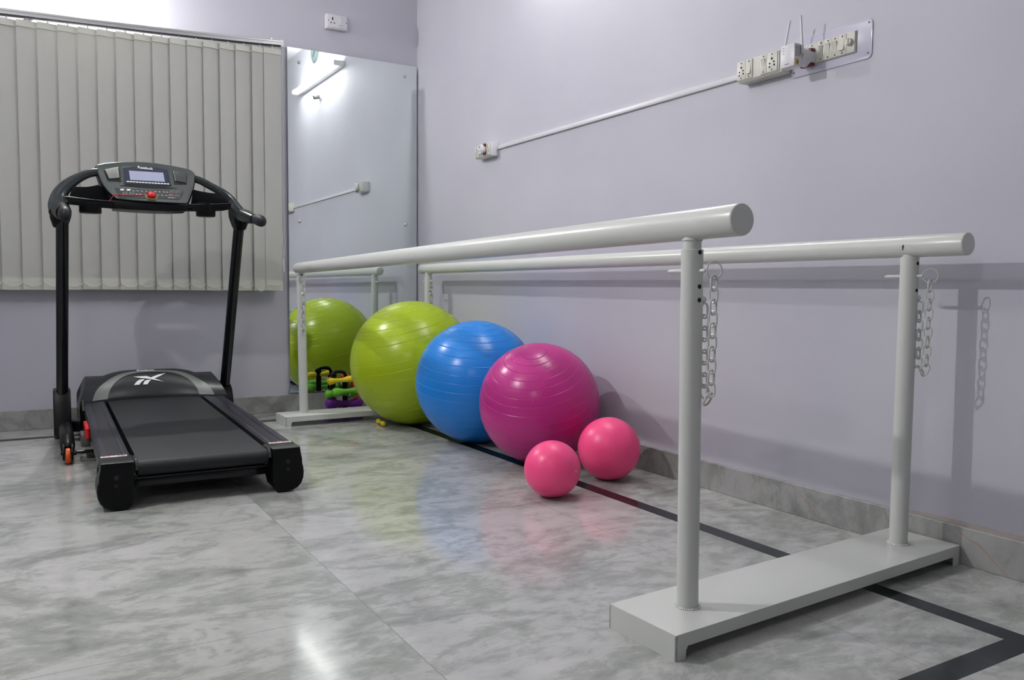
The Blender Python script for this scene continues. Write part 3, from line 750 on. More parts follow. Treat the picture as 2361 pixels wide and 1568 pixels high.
# long surface box with two sockets and two switches
t = thing('socket_box', 'ivory surface box with two six-pin sockets beside the internet repeater', 'socket box', (0, -3.07, 1.585), 0, None, True)
bm = new(); box(bm, (-0.050, -3.178, 1.546), (0, -2.976, 1.624), 0.002); obj('box_body', bm, M['cream_d'], t)
bm = new(); box(bm, (-0.0545, -3.168, 1.550), (-0.050, -2.976, 1.621), 0.001); obj('front_plate', bm, M['cream'], t)
socket_mod(t, -0.0545, -2.977, -3.018, 1.553, 1.620); switch_mod(t, -0.0545, -3.019, -3.049, 1.553, 1.620, True)
switch_mod(t, -0.0545, -3.088, -3.116, 1.553, 1.620, False); socket_mod(t, -0.0545, -3.117, -3.163, 1.553, 1.620)
# flush switch panel behind acrylic
t = thing('switch_panel', 'flush row of ivory switches and a fan regulator on a clear acrylic plate', 'switch panel', (0, -3.34, 1.585), 0, None, True)
bm = new(); o_ = []
y0, y1, z0, z1 = -3.496, -3.180, 1.526, 1.651; rr = 0.016
for cx_, cz_, a0 in ((y0+rr, z0+rr, 180), (y1-rr, z0+rr, 270), (y1-rr, z1-rr, 0), (y0+rr, z1-rr, 90)):
    for k in range(6): a = math.radians(a0+90*k/5); o_.append((-0.0001, cx_+rr*math.cos(a), cz_+rr*math.sin(a)))
prism(bm, o_, (-0.004, 0, 0), 0.0008); obj('acrylic_plate', bm, M['acrylic'], t)
bm = new()
for yy, zz in ((-3.484, 1.638), (-3.484, 1.543), (-3.192, 1.543), (-3.192, 1.638)): tube(bm, [(-0.004, yy, zz), (-0.006, yy, zz)], 0.003, 12)
obj('plate_screw', bm, M['frame_grey'], t)
bm = new(); box(bm, (-0.010, -3.442, 1.554), (-0.004, -3.243, 1.624), 0.001); obj('module_frame', bm, M['cream_d'], t)
ys = [-3.245, -3.283, -3.314, -3.342, -3.368, -3.395, -3.4405]
ys = [-3.250, -3.296, -3.324, -3.352, -3.379, -3.4075, -3.4405]
for i in range(5): switch_mod(t, -0.010, ys[i], ys[i+1], 1.556, 1.622, up=(i in (0, 4)))
bm = new(); box(bm, (-0.014, -3.4400, 1.556), (-0.010, -3.4085, 1.622), 0.001); fr = obj('fan_regulator', bm, M['cream'], t)
bm = new(); lathe(bm, [(0, 0.014), (0.010, 0.013), (0.0115, 0.010), (0.0125, 0), (0, 0)], 24); bmesh.ops.rotate(bm, verts=bm.verts, cent=(0, 0, 0), matrix=Matrix.Rotation(-PI/2, 3, 'Y')); box(bm, (-0.017, -0.0025, -0.011), (-0.012, 0.0025, 0.011), 0.001)
bmesh.ops.translate(bm, verts=bm.verts, vec=(-0.014, -3.4245, 1.589)); obj('knob', bm, M['cream_d'], fr)
# adaptor and repeater
t = thing('plug_adaptor', 'round white plug adaptor with maroon corners behind the repeater', 'adaptor', (-0.05, -3.272, 1.575), 0, None, True)
bm = new(); tube(bm, [(-0.0145, -3.262, 1.574), (-0.078, -3.262, 1.574)], 0.030, 32); obj('body', bm, M['pvc'], t)
bm = new()
bm.free()
for sz in (-1, 1): bm = new(); box(bm, (-0.034, -3.2885, 1.574+sz*0.024-0.006), (-0.0145, -3.240, 1.574+sz*0.024+0.006), 0.004); obj('corner_insert', bm, M['maroon'], t)
t = thing('wifi_repeater', 'white plug-in internet repeater with two upright aerials and yellow port', 'repeater', (-0.1, -3.26, 1.57), 0, None, True)
bm = new(); box(bm, (-0.118, -3.289, 1.532), (-0.079, -3.230, 1.607), 0.003); rp = obj('casing', bm, M['pvc'], t)
bm = new()
for i in range(6):
    for j in range(3): box(bm, (-0.112+j*0.009, -3.2896, 1.565+i*0.006), (-0.107+j*0.009, -3.2888, 1.568+i*0.006))
obj('vent', bm, M['frame_grey'], rp, 0)
bm = new(); box(bm, (-0.111, -3.2905, 1.537), (-0.097, -3.2885, 1.556), 0.001); yp = obj('network_port', bm, mat('yellow_port', (0.62, 0.42, 0.01), 0.4), rp)
bm = new(); box(bm, (-0.107, -3.2912, 1.540), (-0.101, -3.2904, 1.551)); box(bm, (-0.1187, -3.267, 1.541), (-0.1179, -3.249, 1.543)); 
for k in range(3): box(bm, (-0.1186, -3.246, 1.578+k*0.009), (-0.1179, -3.240, 1.5795+k*0.009))
obj('marking', bm, M['frame_grey'], rp, 0)
for (pa, pb) in ((((-0.095), -3.2245, 1.592), (-0.090, -3.243, 1.694)), ((-0.084, -3.2925, 1.592), (-0.086, -3.284, 1.700))):
    bm = new(); pa, pb = Vector(pa), Vector(pb); d = (pb-pa); tube(bm, [pa-d.normalized()*0.03 + Vector((0, 0, 0.012)), pa, pb], [0.0042, 0.0042, 0.0034], 14); obj('aerial', bm, M['pvc'], t)
# conduit
bm = new(); box(bm, (-0.0125, -2.976, 1.5745), (0, -1.118, 1.5945), 0.0015); o = obj('cable_trunking', bm, M['pvc'])
tag(o, 'straight white cable trunking running between the two socket boxes', 'trunking')
# small box
t = thing('socket_box', 'small ivory socket box at the far end of the white trunking', 'socket box', (0, -1.02, 1.58), 0, None, True)
bm = new(); box(bm, (-0.046, -1.118, 1.540), (0, -0.932, 1.615), 0.002); obj('box_body', bm, M['pvc'], t)
bm = new(); box(bm, (-0.0505, -1.112, 1.543), (-0.046, -0.934, 1.613), 0.001); obj('front_plate', bm, M['cream'], t)
socket_mod(t, -0.0505, -0.936, -0.979, 1.546, 1.611); switch_mod(t, -0.0505, -0.981, -1.009, 1.546, 1.611, True)
socket_mod(t, -0.0505, -1.068, -1.109, 1.546, 1.611)
t = thing('plug_adaptor', 'white plug adaptor with maroon corners in the small far socket box', 'adaptor', (-0.07, -1.04, 1.58), 0, None, True)
bm = new(); lathe(bm, [(0, 0), (0.026, 0), (0.029, 0.004), (0.029, 0.018), (0.024, 0.024), (0, 0.024)], 32)
bmesh.ops.rotate(bm, verts=bm.verts, cent=(0, 0, 0), matrix=Matrix.Rotation(-PI/2, 3, 'Y')); bmesh.ops.translate(bm, verts=bm.verts, vec=(-0.0547, -1.040, 1.580))
ad = obj('body', bm, M['pvc'], t)
bm = new()
bm.free()
for sz in (-1, 1): bm = new(); box(bm, (-0.066, -1.071, 1.580+sz*0.024-0.008), (-0.0547, -1.052, 1.580+sz*0.024+0.008), 0.003); obj('corner_insert', bm, M['maroon'], t)
bm = new(); hole_x(bm, -0.0787, -1.034, 1.594, 0.004); hole_x(bm, -0.0787, -1.028, 1.571, 0.003); hole_x(bm, -0.0787, -1.050, 1.571, 0.003); obj('pin_hole', bm, M['hole'], ad, 0)
# socket high on the back wall
t = thing('wall_socket', 'white surface socket and switch above the mirror', 'socket', (-0.57, 0, 2.475), 0, None, True)
bm = new(); box(bm, (-0.640, -0.036, 2.432), (-0.503, 0, 2.522), 0.003); obj('box_body', bm, M['pvc'], t)
bm = new(); box(bm, (-0.632, -0.041, 2.438), (-0.508, -0.035, 2.518), 0.002); fp = obj('front_plate', bm, M['pvc'], t)
bm = new()
for x, z, r in ((-0.601, 2.497, 0.0048), (-0.601, 2.488, 0.0048), (-0.611, 2.467, 0.0042), (-0.590, 2.467, 0.0042), (-0.628, 2.479, 0.003), (-0.512, 2.479, 0.003)): tube(bm, [(x, -0.041, z), (x, -0.0418, z)], r, 14)
obj('pin_hole', bm, M['hole'], fp, 0)
bm = new(); prism(bm, [(-0.562, -0.041, 2.503), (-0.562, -0.042, 2.503), (-0.562, -0.043, 2.48), (-0.562, -0.047, 2.457), (-0.562, -0.041, 2.457)], (0.022, 0, 0), 0.0005); obj('rocker', bm, M['pvc'], fp)
# ------------------------------------------------------------------ treadmill
TLOC, TROT = Vector((-1.769, -2.07, 0)), -0.0197
TM = Matrix.Translation(TLOC) @ Matrix.Rotation(TROT, 4, 'Z'); TMI = TM.inverted()
TR = thing('treadmill', 'black home treadmill standing in front of the vertical blind', 'treadmill', TLOC, TROT)
loc_ = lambda p: TMI @ p
def hd(v): return 0.170 + 0.0135*v
HWD = 0.343
for s in (-1, 1):
    # side rail
    bm = new()
    prism(bm, [(s*0.243, v, hd(v)+dz) for v, dz in ((0.10, 0), (1.66, 0), (1.66, -0.045), (0.10, -0.045))], (s*(HWD-0.243), 0, 0), 0.004)
    rl = obj('side_rail', bm, M['rail'], TR)
    for u0, u1 in ((0.250, 0.268), (0.312, 0.336)):
        bm = new(); prism(bm, [(s*u0, v, hd(v)+dz) for v, dz in ((0.125, -0.001), (0.125, 0.0016), (1.56, 0.0016), (1.56, -0.001))], (s*(u1-u0), 0, 0), 0.0006)
        obj('grip_strip', bm, M['rail_strip'], rl)
    bm = new(); prism(bm, [(s*0.300, v, hd(v)+dz) for v, dz in ((0.12, -0.046), (1.7, -0.046), (1.7, -0.100), (0.12, -0.100))], (s*0.033, 0, 0), 0.003)
    obj('side_frame', bm, M['frame_grey'], TR)
    # rear end cap with its bulging foot
    bm = new()
    ol = [(0.2405, 0.171), (0.345, 0.171), (0.3465, 0.150), (0.3475, 0.125), (0.3520, 0.108), (0.3570, 0.092), (0.3590, 0.072), (0.3570, 0.050), (0.3490, 0.030), (0.3370, 0.016), (0.318, 0.007), (0.296, 0.004), (0.262, 0.004), (0.2480, 0.016), (0.2405, 0.05)]
    prism(bm, [(s*u, 0.0, z) for u, z in ol], (0, 0.135, 0.002), 0.004)
    cp = obj('end_cap', bm, M['black'], TR, 30)
    # the drop of the cap towards the floor, seen from the side
    bm = new()
    tube(bm, [(s*0.295, 0.06, 0.012), (s*0.295, 0.06, 0.0)], 0.022, 24); obj('rubber_foot', bm, M['hole'], cp)
    bm = new(); box(bm, (s*0.253, 0.108, 0.171), (s*0.340, 0.130, 0.1745), 0.0012); st = obj('warning_sticker', bm, M['sticker'], cp)
    bm = new()
    for k, u in enumerate((0.266, 0.296, 0.326)):
        if k != 1: ring(bm, (s*u, 0.119, 0.1746), (0, 0, 1), 0.0085, 0.0007, 20, 6)
        tube(bm, [(s*u-0.0028, 0.113, 0.1747), (s*u, 0.1255, 0.1747)], [0.0016, 0.0008], 6)
    for u in (0.281, 0.311): box(bm, (s*u-0.004, 0.113, 0.1744), (s*u+0.004, 0.125, 0.1748))
    obj('warning_print', bm, M['sticker_red'], cp, 0)
    for z, r in ((0.118, 0.0085), (0.090, 0.007)):
        bm = new(); lathe(bm, [(0, -0.0022), (r*0.5, -0.0022), (r*0.6, 0.0), (r, 0.0), (r, 0.002), (0, 0.002)], 20, 'Y')
        bmesh.ops.translate(bm, verts=bm.verts, vec=(s*0.298, -0.0012, z)); obj('cap_screw', bm, M['hole'] if z > 0.1 else M['black_gloss'], cp)
    bm = new(); tube(bm, smooth_path([(s*0.2325, 0.10, 0.168), (s*0.2325, 0.045, 0.170), (s*0.2325, 0.018, 0.158), (s*0.2325, 0.008, 0.138)], 6), 0.007, 10); obj('roller_bracket', bm, M['gunmetal'], cp)
# belt with rear roller
bm = new(); pr = []
for k in range(13):
    a = math.radians(90+180*k/12); pr.append((0.040+0.027*math.cos(a), 0.166-0.027+0.027*math.sin(a)))
for v in (0.3, 0.8, 1.3, 1.72): pr.append((v, hd(v)-0.058))
for v in (1.72, 1.3, 0.8, 0.3): pr.append((v, hd(v)-0.005))
pr = pr[:13] + pr[13:]
prism(bm, [(-0.226, v, z) for v, z in pr], (0.452, 0, 0)); obj('running_belt', bm, M['belt'], TR, 30)
bm = new(); prism(bm, [(-0.30, v, z) for v, z in ((0.11, 0.100), (1.7, 0.118), (1.7, 0.075), (0.11, 0.075))], (0.60, 0, 0)); 
obj('deck_underframe', bm, M['black'], TR)
bm = new(); tube(bm, [(-0.25, 0.07, 0.098), (0.25, 0.07, 0.098)], 0.0075, 12); box(bm, (-0.25, 0.085, 0.060), (0.25, 0.12, 0.088), 0.003); obj('rear_cross_bar', bm, M['black_gloss'], TR)

# motor hood
def hv0(u): q = min(1, abs(u)/0.345); return 1.520 + 0.135*(1-q**2.2)
def hzt(u):
    q = min(1, abs(u)/0.25); dome = (1-q**4) if q < 1 else 0
    return 0.303 + 0.027*max(0, dome)
def hood(u, t, off=0.0):
    """t 0..1 from the lip up to the crest, 1..2 down the far side"""
    zl = hd(hv0(u))+0.006; v1 = 1.80
    if t <= 1:
        a = t*PI/2; v = hv0(u)+(v1-hv0(u))*(0.45*t+0.55*(1-math.cos(a))); z = zl+(hzt(u)-zl)*(0.35*t+0.65*math.sin(a))
    else:
        a = (t-1)*PI/2; v = v1+0.19*math.sin(a); z = 0.04+(hzt(u)-0.04)*math.cos(a)**0.7 if t < 2 else 0.04
    uu = u*(1.04-0.11*min(1, max(0, (z-0.2)/0.1)))
    return Vector((uu, v - off*0.7*(1 if t < 1 else 0), z+off*0.7))
bm = new(); U, TT = 60, 40
rows = [[bm.verts.new(hood(-0.345+0.69*i/U, 2.0*j/TT)) for j in range(TT+1)] for i in range(U+1)]
for A, B in zip(rows, rows[1:]):
    for j in range(TT): bm.faces.new((A[j], A[j+1], B[j+1], B[j]))
low = [[bm.verts.new(Vector((r[0].co.x, r[0].co.y, 0.16))), ] for r in rows]
for i in range(U): bm.faces.new((rows[i][0], rows[i+1][0], low[i+1][0], low[i][0]))
for r, l in ((rows[0], low[0]), (rows[-1], low[-1])):
    a = bm.verts.new((r[0].co.x*0.99, 1.52, 0.055)); bm.faces.new([v for v in r] + [a, l[0]])
HO = obj('motor_hood', bm, M['hood'], TR, 40)
def on_hood(bm, off): 
    for v in bm.verts: v.co = hood(v.co.x, v.co.y, off+v.co.z)
def arc_half(t_frac, w_, top): return w_*math.sqrt(max(0, 1-(t_frac/top)**2.4))
bm = new(); outer, inner = [], []
for k in range(41):
    a = PI*k/40
    sgn = lambda q, e: math.copysign(abs(q)**e, q)
    outer.append((-0.287*sgn(math.cos(a), 0.8), 0.90*abs(math.sin(a))**0.75)); inner.append((-0.218*sgn(math.cos(a), 0.8), 0.80*abs(math.sin(a))**0.75))
R0 = []
for (a, b), (c_, d_) in zip(outer, inner):
    R0.append([bm.verts.new((a+(c_-a)*q/4, min(1, b+(d_-b)*q/4), 0)) for q in range(5)])
for A, B in zip(R0, R0[1:]):
    for j in range(4): bm.faces.new((A[j], A[j+1], B[j+1], B[j]))
on_hood(bm, 0.0022); obj('hood_band', bm, M['hood_band'], HO, 60)
bm = new()
def lz(X, Y): return ((X-778)/322*0.18-0.100, (352-Y)/205.0)
for poly in ([(778, 225), (842, 224), (905, 224), (950, 238), (1060, 270), (990, 258), (925, 247), (850, 238)], [(1100, 205), (1030, 214), (960, 233), (948, 239), (975, 247), (1040, 228)],
             [(835, 250), (868, 247), (886, 250), (856, 265), (835, 283), (785, 283), (808, 263)], [(893, 256), (918, 253), (946, 255), (924, 268), (910, 283), (868, 283), (878, 267)]):
    f = bm.faces.new([bm.verts.new((*lz(*p), 0)) for p in poly])
bmesh.ops.triangulate(bm, faces=bm.faces); bmesh.ops.subdivide_edges(bm, edges=bm.edges, cuts=2, use_grid_fill=True)
on_hood(bm, 0.0030); obj('emblem', bm, M['print'], HO, 0)
bm = text_mesh('Reebok', 1.0, 0.02, 0.0)
for v in bm.verts: v.co = Vector((-0.028+v.co.x*0.031, 0.915+v.co.y*0.12, 0))
on_hood(bm, 0.0025); obj('lettering', bm, M['print'], HO, 0)

# uprights, brackets, wheels
up_top = {-1: loc_(Vector((-2.166, -0.86, 1.085))), 1: loc_(Vector((-1.352, -0.765, 1.10)))}
up_bot = {-1: loc_(AY(143.5, 935, -0.47)), 1: loc_(AX(517, 905, -1.349))}
for s in (-1, 1):
    tp, bt = up_top[s], up_bot[s]
    if s == -1: tp = loc_(AY(143.5, 505, -0.86))
    if s == 1: tp = loc_(AY(551.5, 515, -0.79))
    d = (tp-bt).normalized(); up_top[s] = tp
    bm = new(); tube(bm, [bt-d*0.12, bt, tp], 0.0215, 24, squash=1.25, hint=Vector((1, 0, 0))); obj('upright', bm, M['black_gloss'], TR)
    # bracket: a housing that flares down to the floor
    cx_ = bt.x
    bm = new(); vb = bt.y
    if s == -1:
        prism(bm, [(cx_-0.040, vb+a, z) for a, z in ((-0.075, 0.200), (-0.035, 0.262), (0.035, 0.268), (0.075, 0.240), (0.10, 0.02), (-0.06, 0.02), (-0.11, 0.05))], (0.078, 0, 0), 0.008)
    else:
        prism(bm, [(cx_-0.036, vb+a, z) for a, z in ((-0.085, 0.16), (-0.050, 0.215), (0.03, 0.250), (0.075, 0.240), (0.10, 0.02), (-0.06, 0.02), (-0.13, 0.04))], (0.072, 0, 0), 0.008)
    obj('base_bracket', bm, M['black'], TR, 40)
    # foot tube running back to the transport wheel
    wv = loc_(Vector((-2.176, -1.087, 0))).y if s == -1 else loc_(Vector((-1.33, -1.06, 0))).y
    wx = loc_(Vector((-2.176, -1.087, 0))).x if s == -1 else HWD + 0.058 - 0.02
    if s == 1: wx = -loc_(Vector((-2.176, -1.087, 0))).x*0.955
    bm = new(); tube(bm, smooth_path([(wx+0.004, vb+0.05, 0.07), (wx+0.002, vb-0.10, 0.085), (wx, wv+0.16, 0.100), (wx, wv+0.05, 0.075), (wx, wv+0.012, 0.055)], 6), lerp_list([0.030, 0.030, 0.030, 0.031, 0.026], 6), 18); fa = obj('foot_arm', bm, M['black'], TR, 50)
    bm = new()
    prism(bm, [(wx-0.021, wv+0.055*math.cos(math.radians(a)), 0.037+0.052*math.sin(math.radians(a)) if math.sin(math.radians(a)) > -0.3 else 0.022) for a in range(0, 360, 15)], (0.008, 0, 0), 0.001)
    prism(bm, [(wx+0.013, wv+0.055*math.cos(math.radians(a)), 0.037+0.052*math.sin(math.radians(a)) if math.sin(math.radians(a)) > -0.3 else 0.022) for a in range(0, 360, 15)], (0.008, 0, 0), 0.001)
    obj('wheel_fork', bm, M['black'], fa)
    bm = new(); lathe(bm, [(0, -0.011), (0.028, -0.011), (0.034, -0.008), (0.036, 0), (0.034, 0.008), (0.028, 0.011), (0, 0.011)], 36, 'X'); bmesh.ops.translate(bm, verts=bm.verts, vec=(wx, wv-0.022, 0.036)); obj('transport_wheel', bm, M['orange'], TR, 40)
    bm = new(); tube(bm, [(wx-0.028*s*-1, wv-0.004, 0.046), (s*0.31, wv-0.004, 0.046)], 0.0085, 14); tube(bm, [(wx-s*0.022, wv-0.004, 0.046), (wx-s*0.034, wv-0.004, 0.046)], 0.012, 6); obj('pivot_axle', bm, M['black_gloss'], TR)
    bm = new(); box(bm, (min(s*0.335, s*0.372), wv+0.03, 0.06), (max(s*0.335, s*0.372), wv+0.17, 0.115), 0.004); obj('lift_link', bm, M['frame_grey'], TR)
bm = new(); box(bm, (-0.40, up_bot[-1].y-0.03, 0.045), (0.40, up_bot[-1].y+0.06, 0.10), 0.006); obj('front_cross_beam', bm, M['black'], TR)
bm = new()
prism(bm, [(-0.3435, v, z) for v, z in ((0.86, 0.165), (0.90, 0.172), (1.06, 0.172), (1.10, 0.150), (1.06, 0.118), (0.90, 0.108), (0.86, 0.125))], (-0.016, 0, 0), 0.004)
obj('fold_release_catch', bm, M['red'], TR)
bm = new(); prism(bm, [(-0.352, v, z) for v, z in ((1.42, 0.30-0.13), (1.50, 0.215), (1.50, 0.10), (1.44, 0.09))], (0.012, 0, 0), 0.003); obj('hood_side_flap', bm, M['black'], TR)

# ---- console
P0 = AY(350, 468, -0.90); P1 = AY(335, 377, -0.745)
ndir = (P1-P0).cross(Vector((1, 0, 0))).normalized()
if ndir.y > 0: ndir = -ndir
FU = Vector((1, 0, 0)); FU = (Matrix.Rotation(TROT, 3, 'Z') @ FU); FN = ndir; FV = FN.cross(FU).normalized()
if FV.z < 0: FV = -FV
def fp_(px, py, off=0.0): return loc_(APL(px, py, P0, FN) + FN*off)
zc = lambda X, Y, off=0.0: fp_(200+X/9.081, 360+Y/9.081, off)     # points noted on an enlargement
Nl = (TMI.to_3x3() @ FN)
outline = [(185, 212), (250, 178), (400, 150), (700, 127), (1000, 122), (1300, 137), (1700, 190), (2100, 272), (2220, 325), (2262, 385), (2266, 470), (2250, 600), (2200, 760), (2150, 900), (2110, 985), (2050, 1000), (1800, 990), (1400, 965), (1000, 938), (700, 905), (625, 890), (560, 840), (400, 690), (300, 530), (225, 360)]
def shrink(pts, k, cx=1230, cy=560): return [(cx+(x-cx)*k, cy+(y-cy)*k) for x, y in pts]
def smooth2(pts, n=4): return [(p.x, p.y) for p in smooth_path([Vector((x, y, 0)) for x, y in pts], n, True)]
ol = smooth2(outline, 3)
def shell(bm, layers):
    """layers: list of (outline, offset)"""
    rows = [[bm.verts.new(zc(x, y, o)) for x, y in pts] for pts, o in layers]
    n = len(rows[0])
    for A, B in zip(rows, rows[1:]):
        for k in range(n): bm.faces.new((A[k], A[(k+1) % n], B[(k+1) % n], B[k]))
    bm.faces.new(rows[0]); bm.faces.new(rows[-1][::-1])
bm = new(); big = shrink(ol, 1.012); shell(bm, [(shrink(ol, 0.86), -0.085), (shrink(ol, 0.96), -0.075), (big, -0.035), (big, -0.008), (shrink(ol, 1.0), -0.001)])
CO = obj('console', bm, M['black'], TR, 35)
bm = new(); shell(bm, [(shrink(ol, 0.995), -0.002), (shrink(ol, 0.99), 0.0025), (shrink(ol, 0.968), 0.004), (shrink(ol, 0.95), 0.003)]); obj('face_plate', bm, M['face'], CO, 35)
def plate(name, pts, off, th, m, sm=0, n=0, par=None, bev=0.0):
    if n: pts = smooth2(pts, n)
    bm = new(); prism(bm, [zc(x, y, off) for x, y in pts], Nl*th, bev); return obj(name, bm, m, par or CO, sm)
plate('screen_surround', [(725, 262), (760, 236), (1250, 232), (1500, 258), (1690, 300), (1730, 430), (1775, 632), (1500, 628), (1100, 606), (800, 600), (765, 560)], 0.0025, 0.0035, M['face'], 30, 0, None, 0.0015)
plate('screen_lens', [(745, 262), (1000, 240), (1250, 240), (1500, 266), (1682, 306), (1722, 440), (1755, 622), (1500, 618), (1100, 596), (800, 588), (782, 540)], 0.0040, 0.0030, M['navy'])
plate('display', [(880, 325), (1598, 370), (1633, 560), (910, 520)], 0.0068, 0.0008, M['lcd'])
bm = place_bm(text_mesh('Reebok', 0.0225, 0.0002, 0.0003), zc(1220, 273, 0.0076), TMI.to_3x3() @ (FU*0.995 - FV*0.06), TMI.to_3x3() @ FV); obj('lettering', bm, M['print'], CO, 0)
bm = new()
for k in range(14):
    x = 835+k*64.5; y = 553+k*3.9
    prism(bm, [zc(x, y-11, 0.0071), zc(x+52, y-8, 0.0071), zc(x+52, y+12, 0.0071), zc(x, y+9, 0.0071)], Nl*0.0004)
obj('programme_marking', bm, M['print'], CO, 0)
plate('speaker_recess', [(355, 318), (640, 262), (690, 270), (727, 545), (450, 528), (430, 505)], 0.0025, 0.0022, M['hole'])
sp = plate('speaker_grille', [(378, 312), (655, 262), (682, 480), (672, 488), (470, 505)], 0.0045, 0.008, M['speaker'], 30, 0, None, 0.0012)
bm = new()
for k in range(8):
    q = k/8; x0_, y0_, x1_, y1_ = 410+q*200, 318-q*34, 478+q*170, 488-q*4
    prism(bm, [zc(x0_, y0_, 0.0123), zc(x0_+7, y0_, 0.0123), zc(x1_+7, y1_, 0.0123), zc(x1_, y1_, 0.0123)], Nl*0.0005)
obj('grille_slot', bm, M['frame_grey'], CO, 0)
plate('speaker_recess', [(1795, 335), (1830, 338), (2095, 400), (2085, 608), (1825, 603)], 0.0025, 0.0016, M['hole'])
plate('speaker_grille', [(1815, 340), (2085, 402), (2078, 585), (1868, 545)], 0.0038, 0.006, M['face_dark'], 30, 0, None, 0.0012)
plate('bright_trim', [(1797, 335), (1812, 335), (1862, 545), (1846, 545)], 0.0092, 0.0012, M['speaker'])
plate('book_slot', [(690, 632), (850, 612), (1000, 600), (1150, 600), (1400, 618), (1640, 645), (1890, 686), (1700, 692), (1400, 688), (1100, 665), (850, 643)], 0.0028, 0.0016, M['hole'])
BPN = plate('button_panel', [(575, 678), (1100, 705), (2030, 742), (2000, 850), (1945, 915), (1300, 900), (705, 882), (640, 800)], 0.0028, 0.0014, M['face_dark'])
def rrect(x, y, w_, h, sk=0.0):
    o = []
    for cx_, cy_, a0 in ((w_-0.35*h, h-0.35*h, 0), (-w_+0.35*h, h-0.35*h, 90), (-w_+0.35*h, -h+0.35*h, 180), (w_-0.35*h, -h+0.35*h, 270)):
        for k in range(4): a = math.radians(a0+90*k/3); o.append((x+cx_+0.35*h*math.cos(a)+sk*(cy_), y+cy_+0.35*h*math.sin(a)))
    return o
for k, (x, y) in enumerate(((740, 720), (875, 724), (1780, 768), (1912, 772), (803, 795), (940, 800), (1760, 838), (1892, 844))):
    plate('button', rrect(x, y, 46, 24), 0.0040, 0.0016, M['speaker'], 0); o = COL.objects[-1]
    plate('button_top', rrect(x, y, 33, 13), 0.0054, 0.0008, M['red'] if k == 6 else (M['face_dark'] if k not in (0, 1) else M['print']), 0, 0, CO)
bm = new()
for k, (x, y) in enumerate([(970, 738), (1055, 740), (1145, 742), (1240, 746), (1332, 750), (1430, 754), (1512, 758), (1605, 762), (1672, 766), (1035, 806), (1110, 810), (1215, 818), (1480, 826), (1570, 830), (1655, 834)]):
    for j in range(2): prism(bm, [zc(x+a+j*22, y+b+j*6, 0.0044) for a, b in ((-14, -4), (4, -5), (6, 3), (-12, 4))], Nl*0.0004)
for k in range(6): prism(bm, [zc(1710+k*24+a, 884+b+k, 0.0044) for a, b in ((-9, -4), (8, -4), (8, 4), (-9, 4))], Nl*0.0004)
obj('button_marking', bm, M['print'], CO, 0)
bm = new(); cc = zc(1357, 872, 0.0046); prism(bm, [cc + (TMI.to_3x3() @ (FU*math.cos(2*PI*k/28)*0.0260 + FV*math.sin(2*PI*k/28)*0.0140)) for k in range(28)], Nl*0.0004); obj('key_ring_print', bm, M['yellow_p'], CO, 0)
bm = new(); prism(bm, [cc + Nl*0.0004 + (TMI.to_3x3() @ (FU*math.cos(2*PI*k/28)*0.0235 + FV*math.sin(2*PI*k/28)*0.0118)) for k in range(28)], Nl*0.0003); obj('key_socket', bm, M['face_dark'], CO, 0)
bm = new(); k0 = zc(1357, 858, 0.004); x_, y_, z_ = (TMI.to_3x3() @ FU), (TMI.to_3x3() @ FV), Nl
rows = []
for r_, h_ in ((0.0165, 0.0), (0.0180, 0.006), (0.0180, 0.012), (0.0165, 0.017), (0.011, 0.020), (0.004, 0.0205)):
    rows.append([bm.verts.new(k0 + z_*h_ + x_*math.cos(2*PI*k/28)*r_ + y_*math.sin(2*PI*k/28)*r_*0.72) for k in range(28)])
for A, B in zip(rows, rows[1:]):
    for k in range(28): bm.faces.new((A[k], A[(k+1) % 28], B[(k+1) % 28], B[k]))
bm.faces.new(rows[-1]); bm.faces.new(rows[0][::-1]); SK_ = obj('safety_key', bm, M['red'], TR, 50)
bm = new(); tube(bm, smooth_path([zc(1410, 815, 0.012), zc(1400, 785, 0.010), zc(1365, 770, 0.008), zc(1285, 778, 0.0075), (zc(1210, 808, 0.0072)), zc(1130, 836, 0.0072), zc(980, 843, 0.0072), zc(850, 842, 0.0072), zc(720, 832, 0.007), zc(600, 824, 0.007), zc(560, 838, 0.004), zc(520, 866, -0.004), zc(470, 900, -0.015), zc(395, 930, -0.03)], 6), 0.0017, 8); obj('safety_cord', bm, M['red'], SK_)
# underside of the console
bm = new(); q0 = [loc_(AY(x, y, -0.912)) for x, y in ((262, 462), (300, 465), (350, 469), (400, 472), (434, 471), (431, 486), (400, 487.5), (350, 486), (300, 483), (264, 480))]
prism(bm, q0, (0, 0.17, 0.0), 0.004); obj('console_base', bm, M['black'], TR, 40)
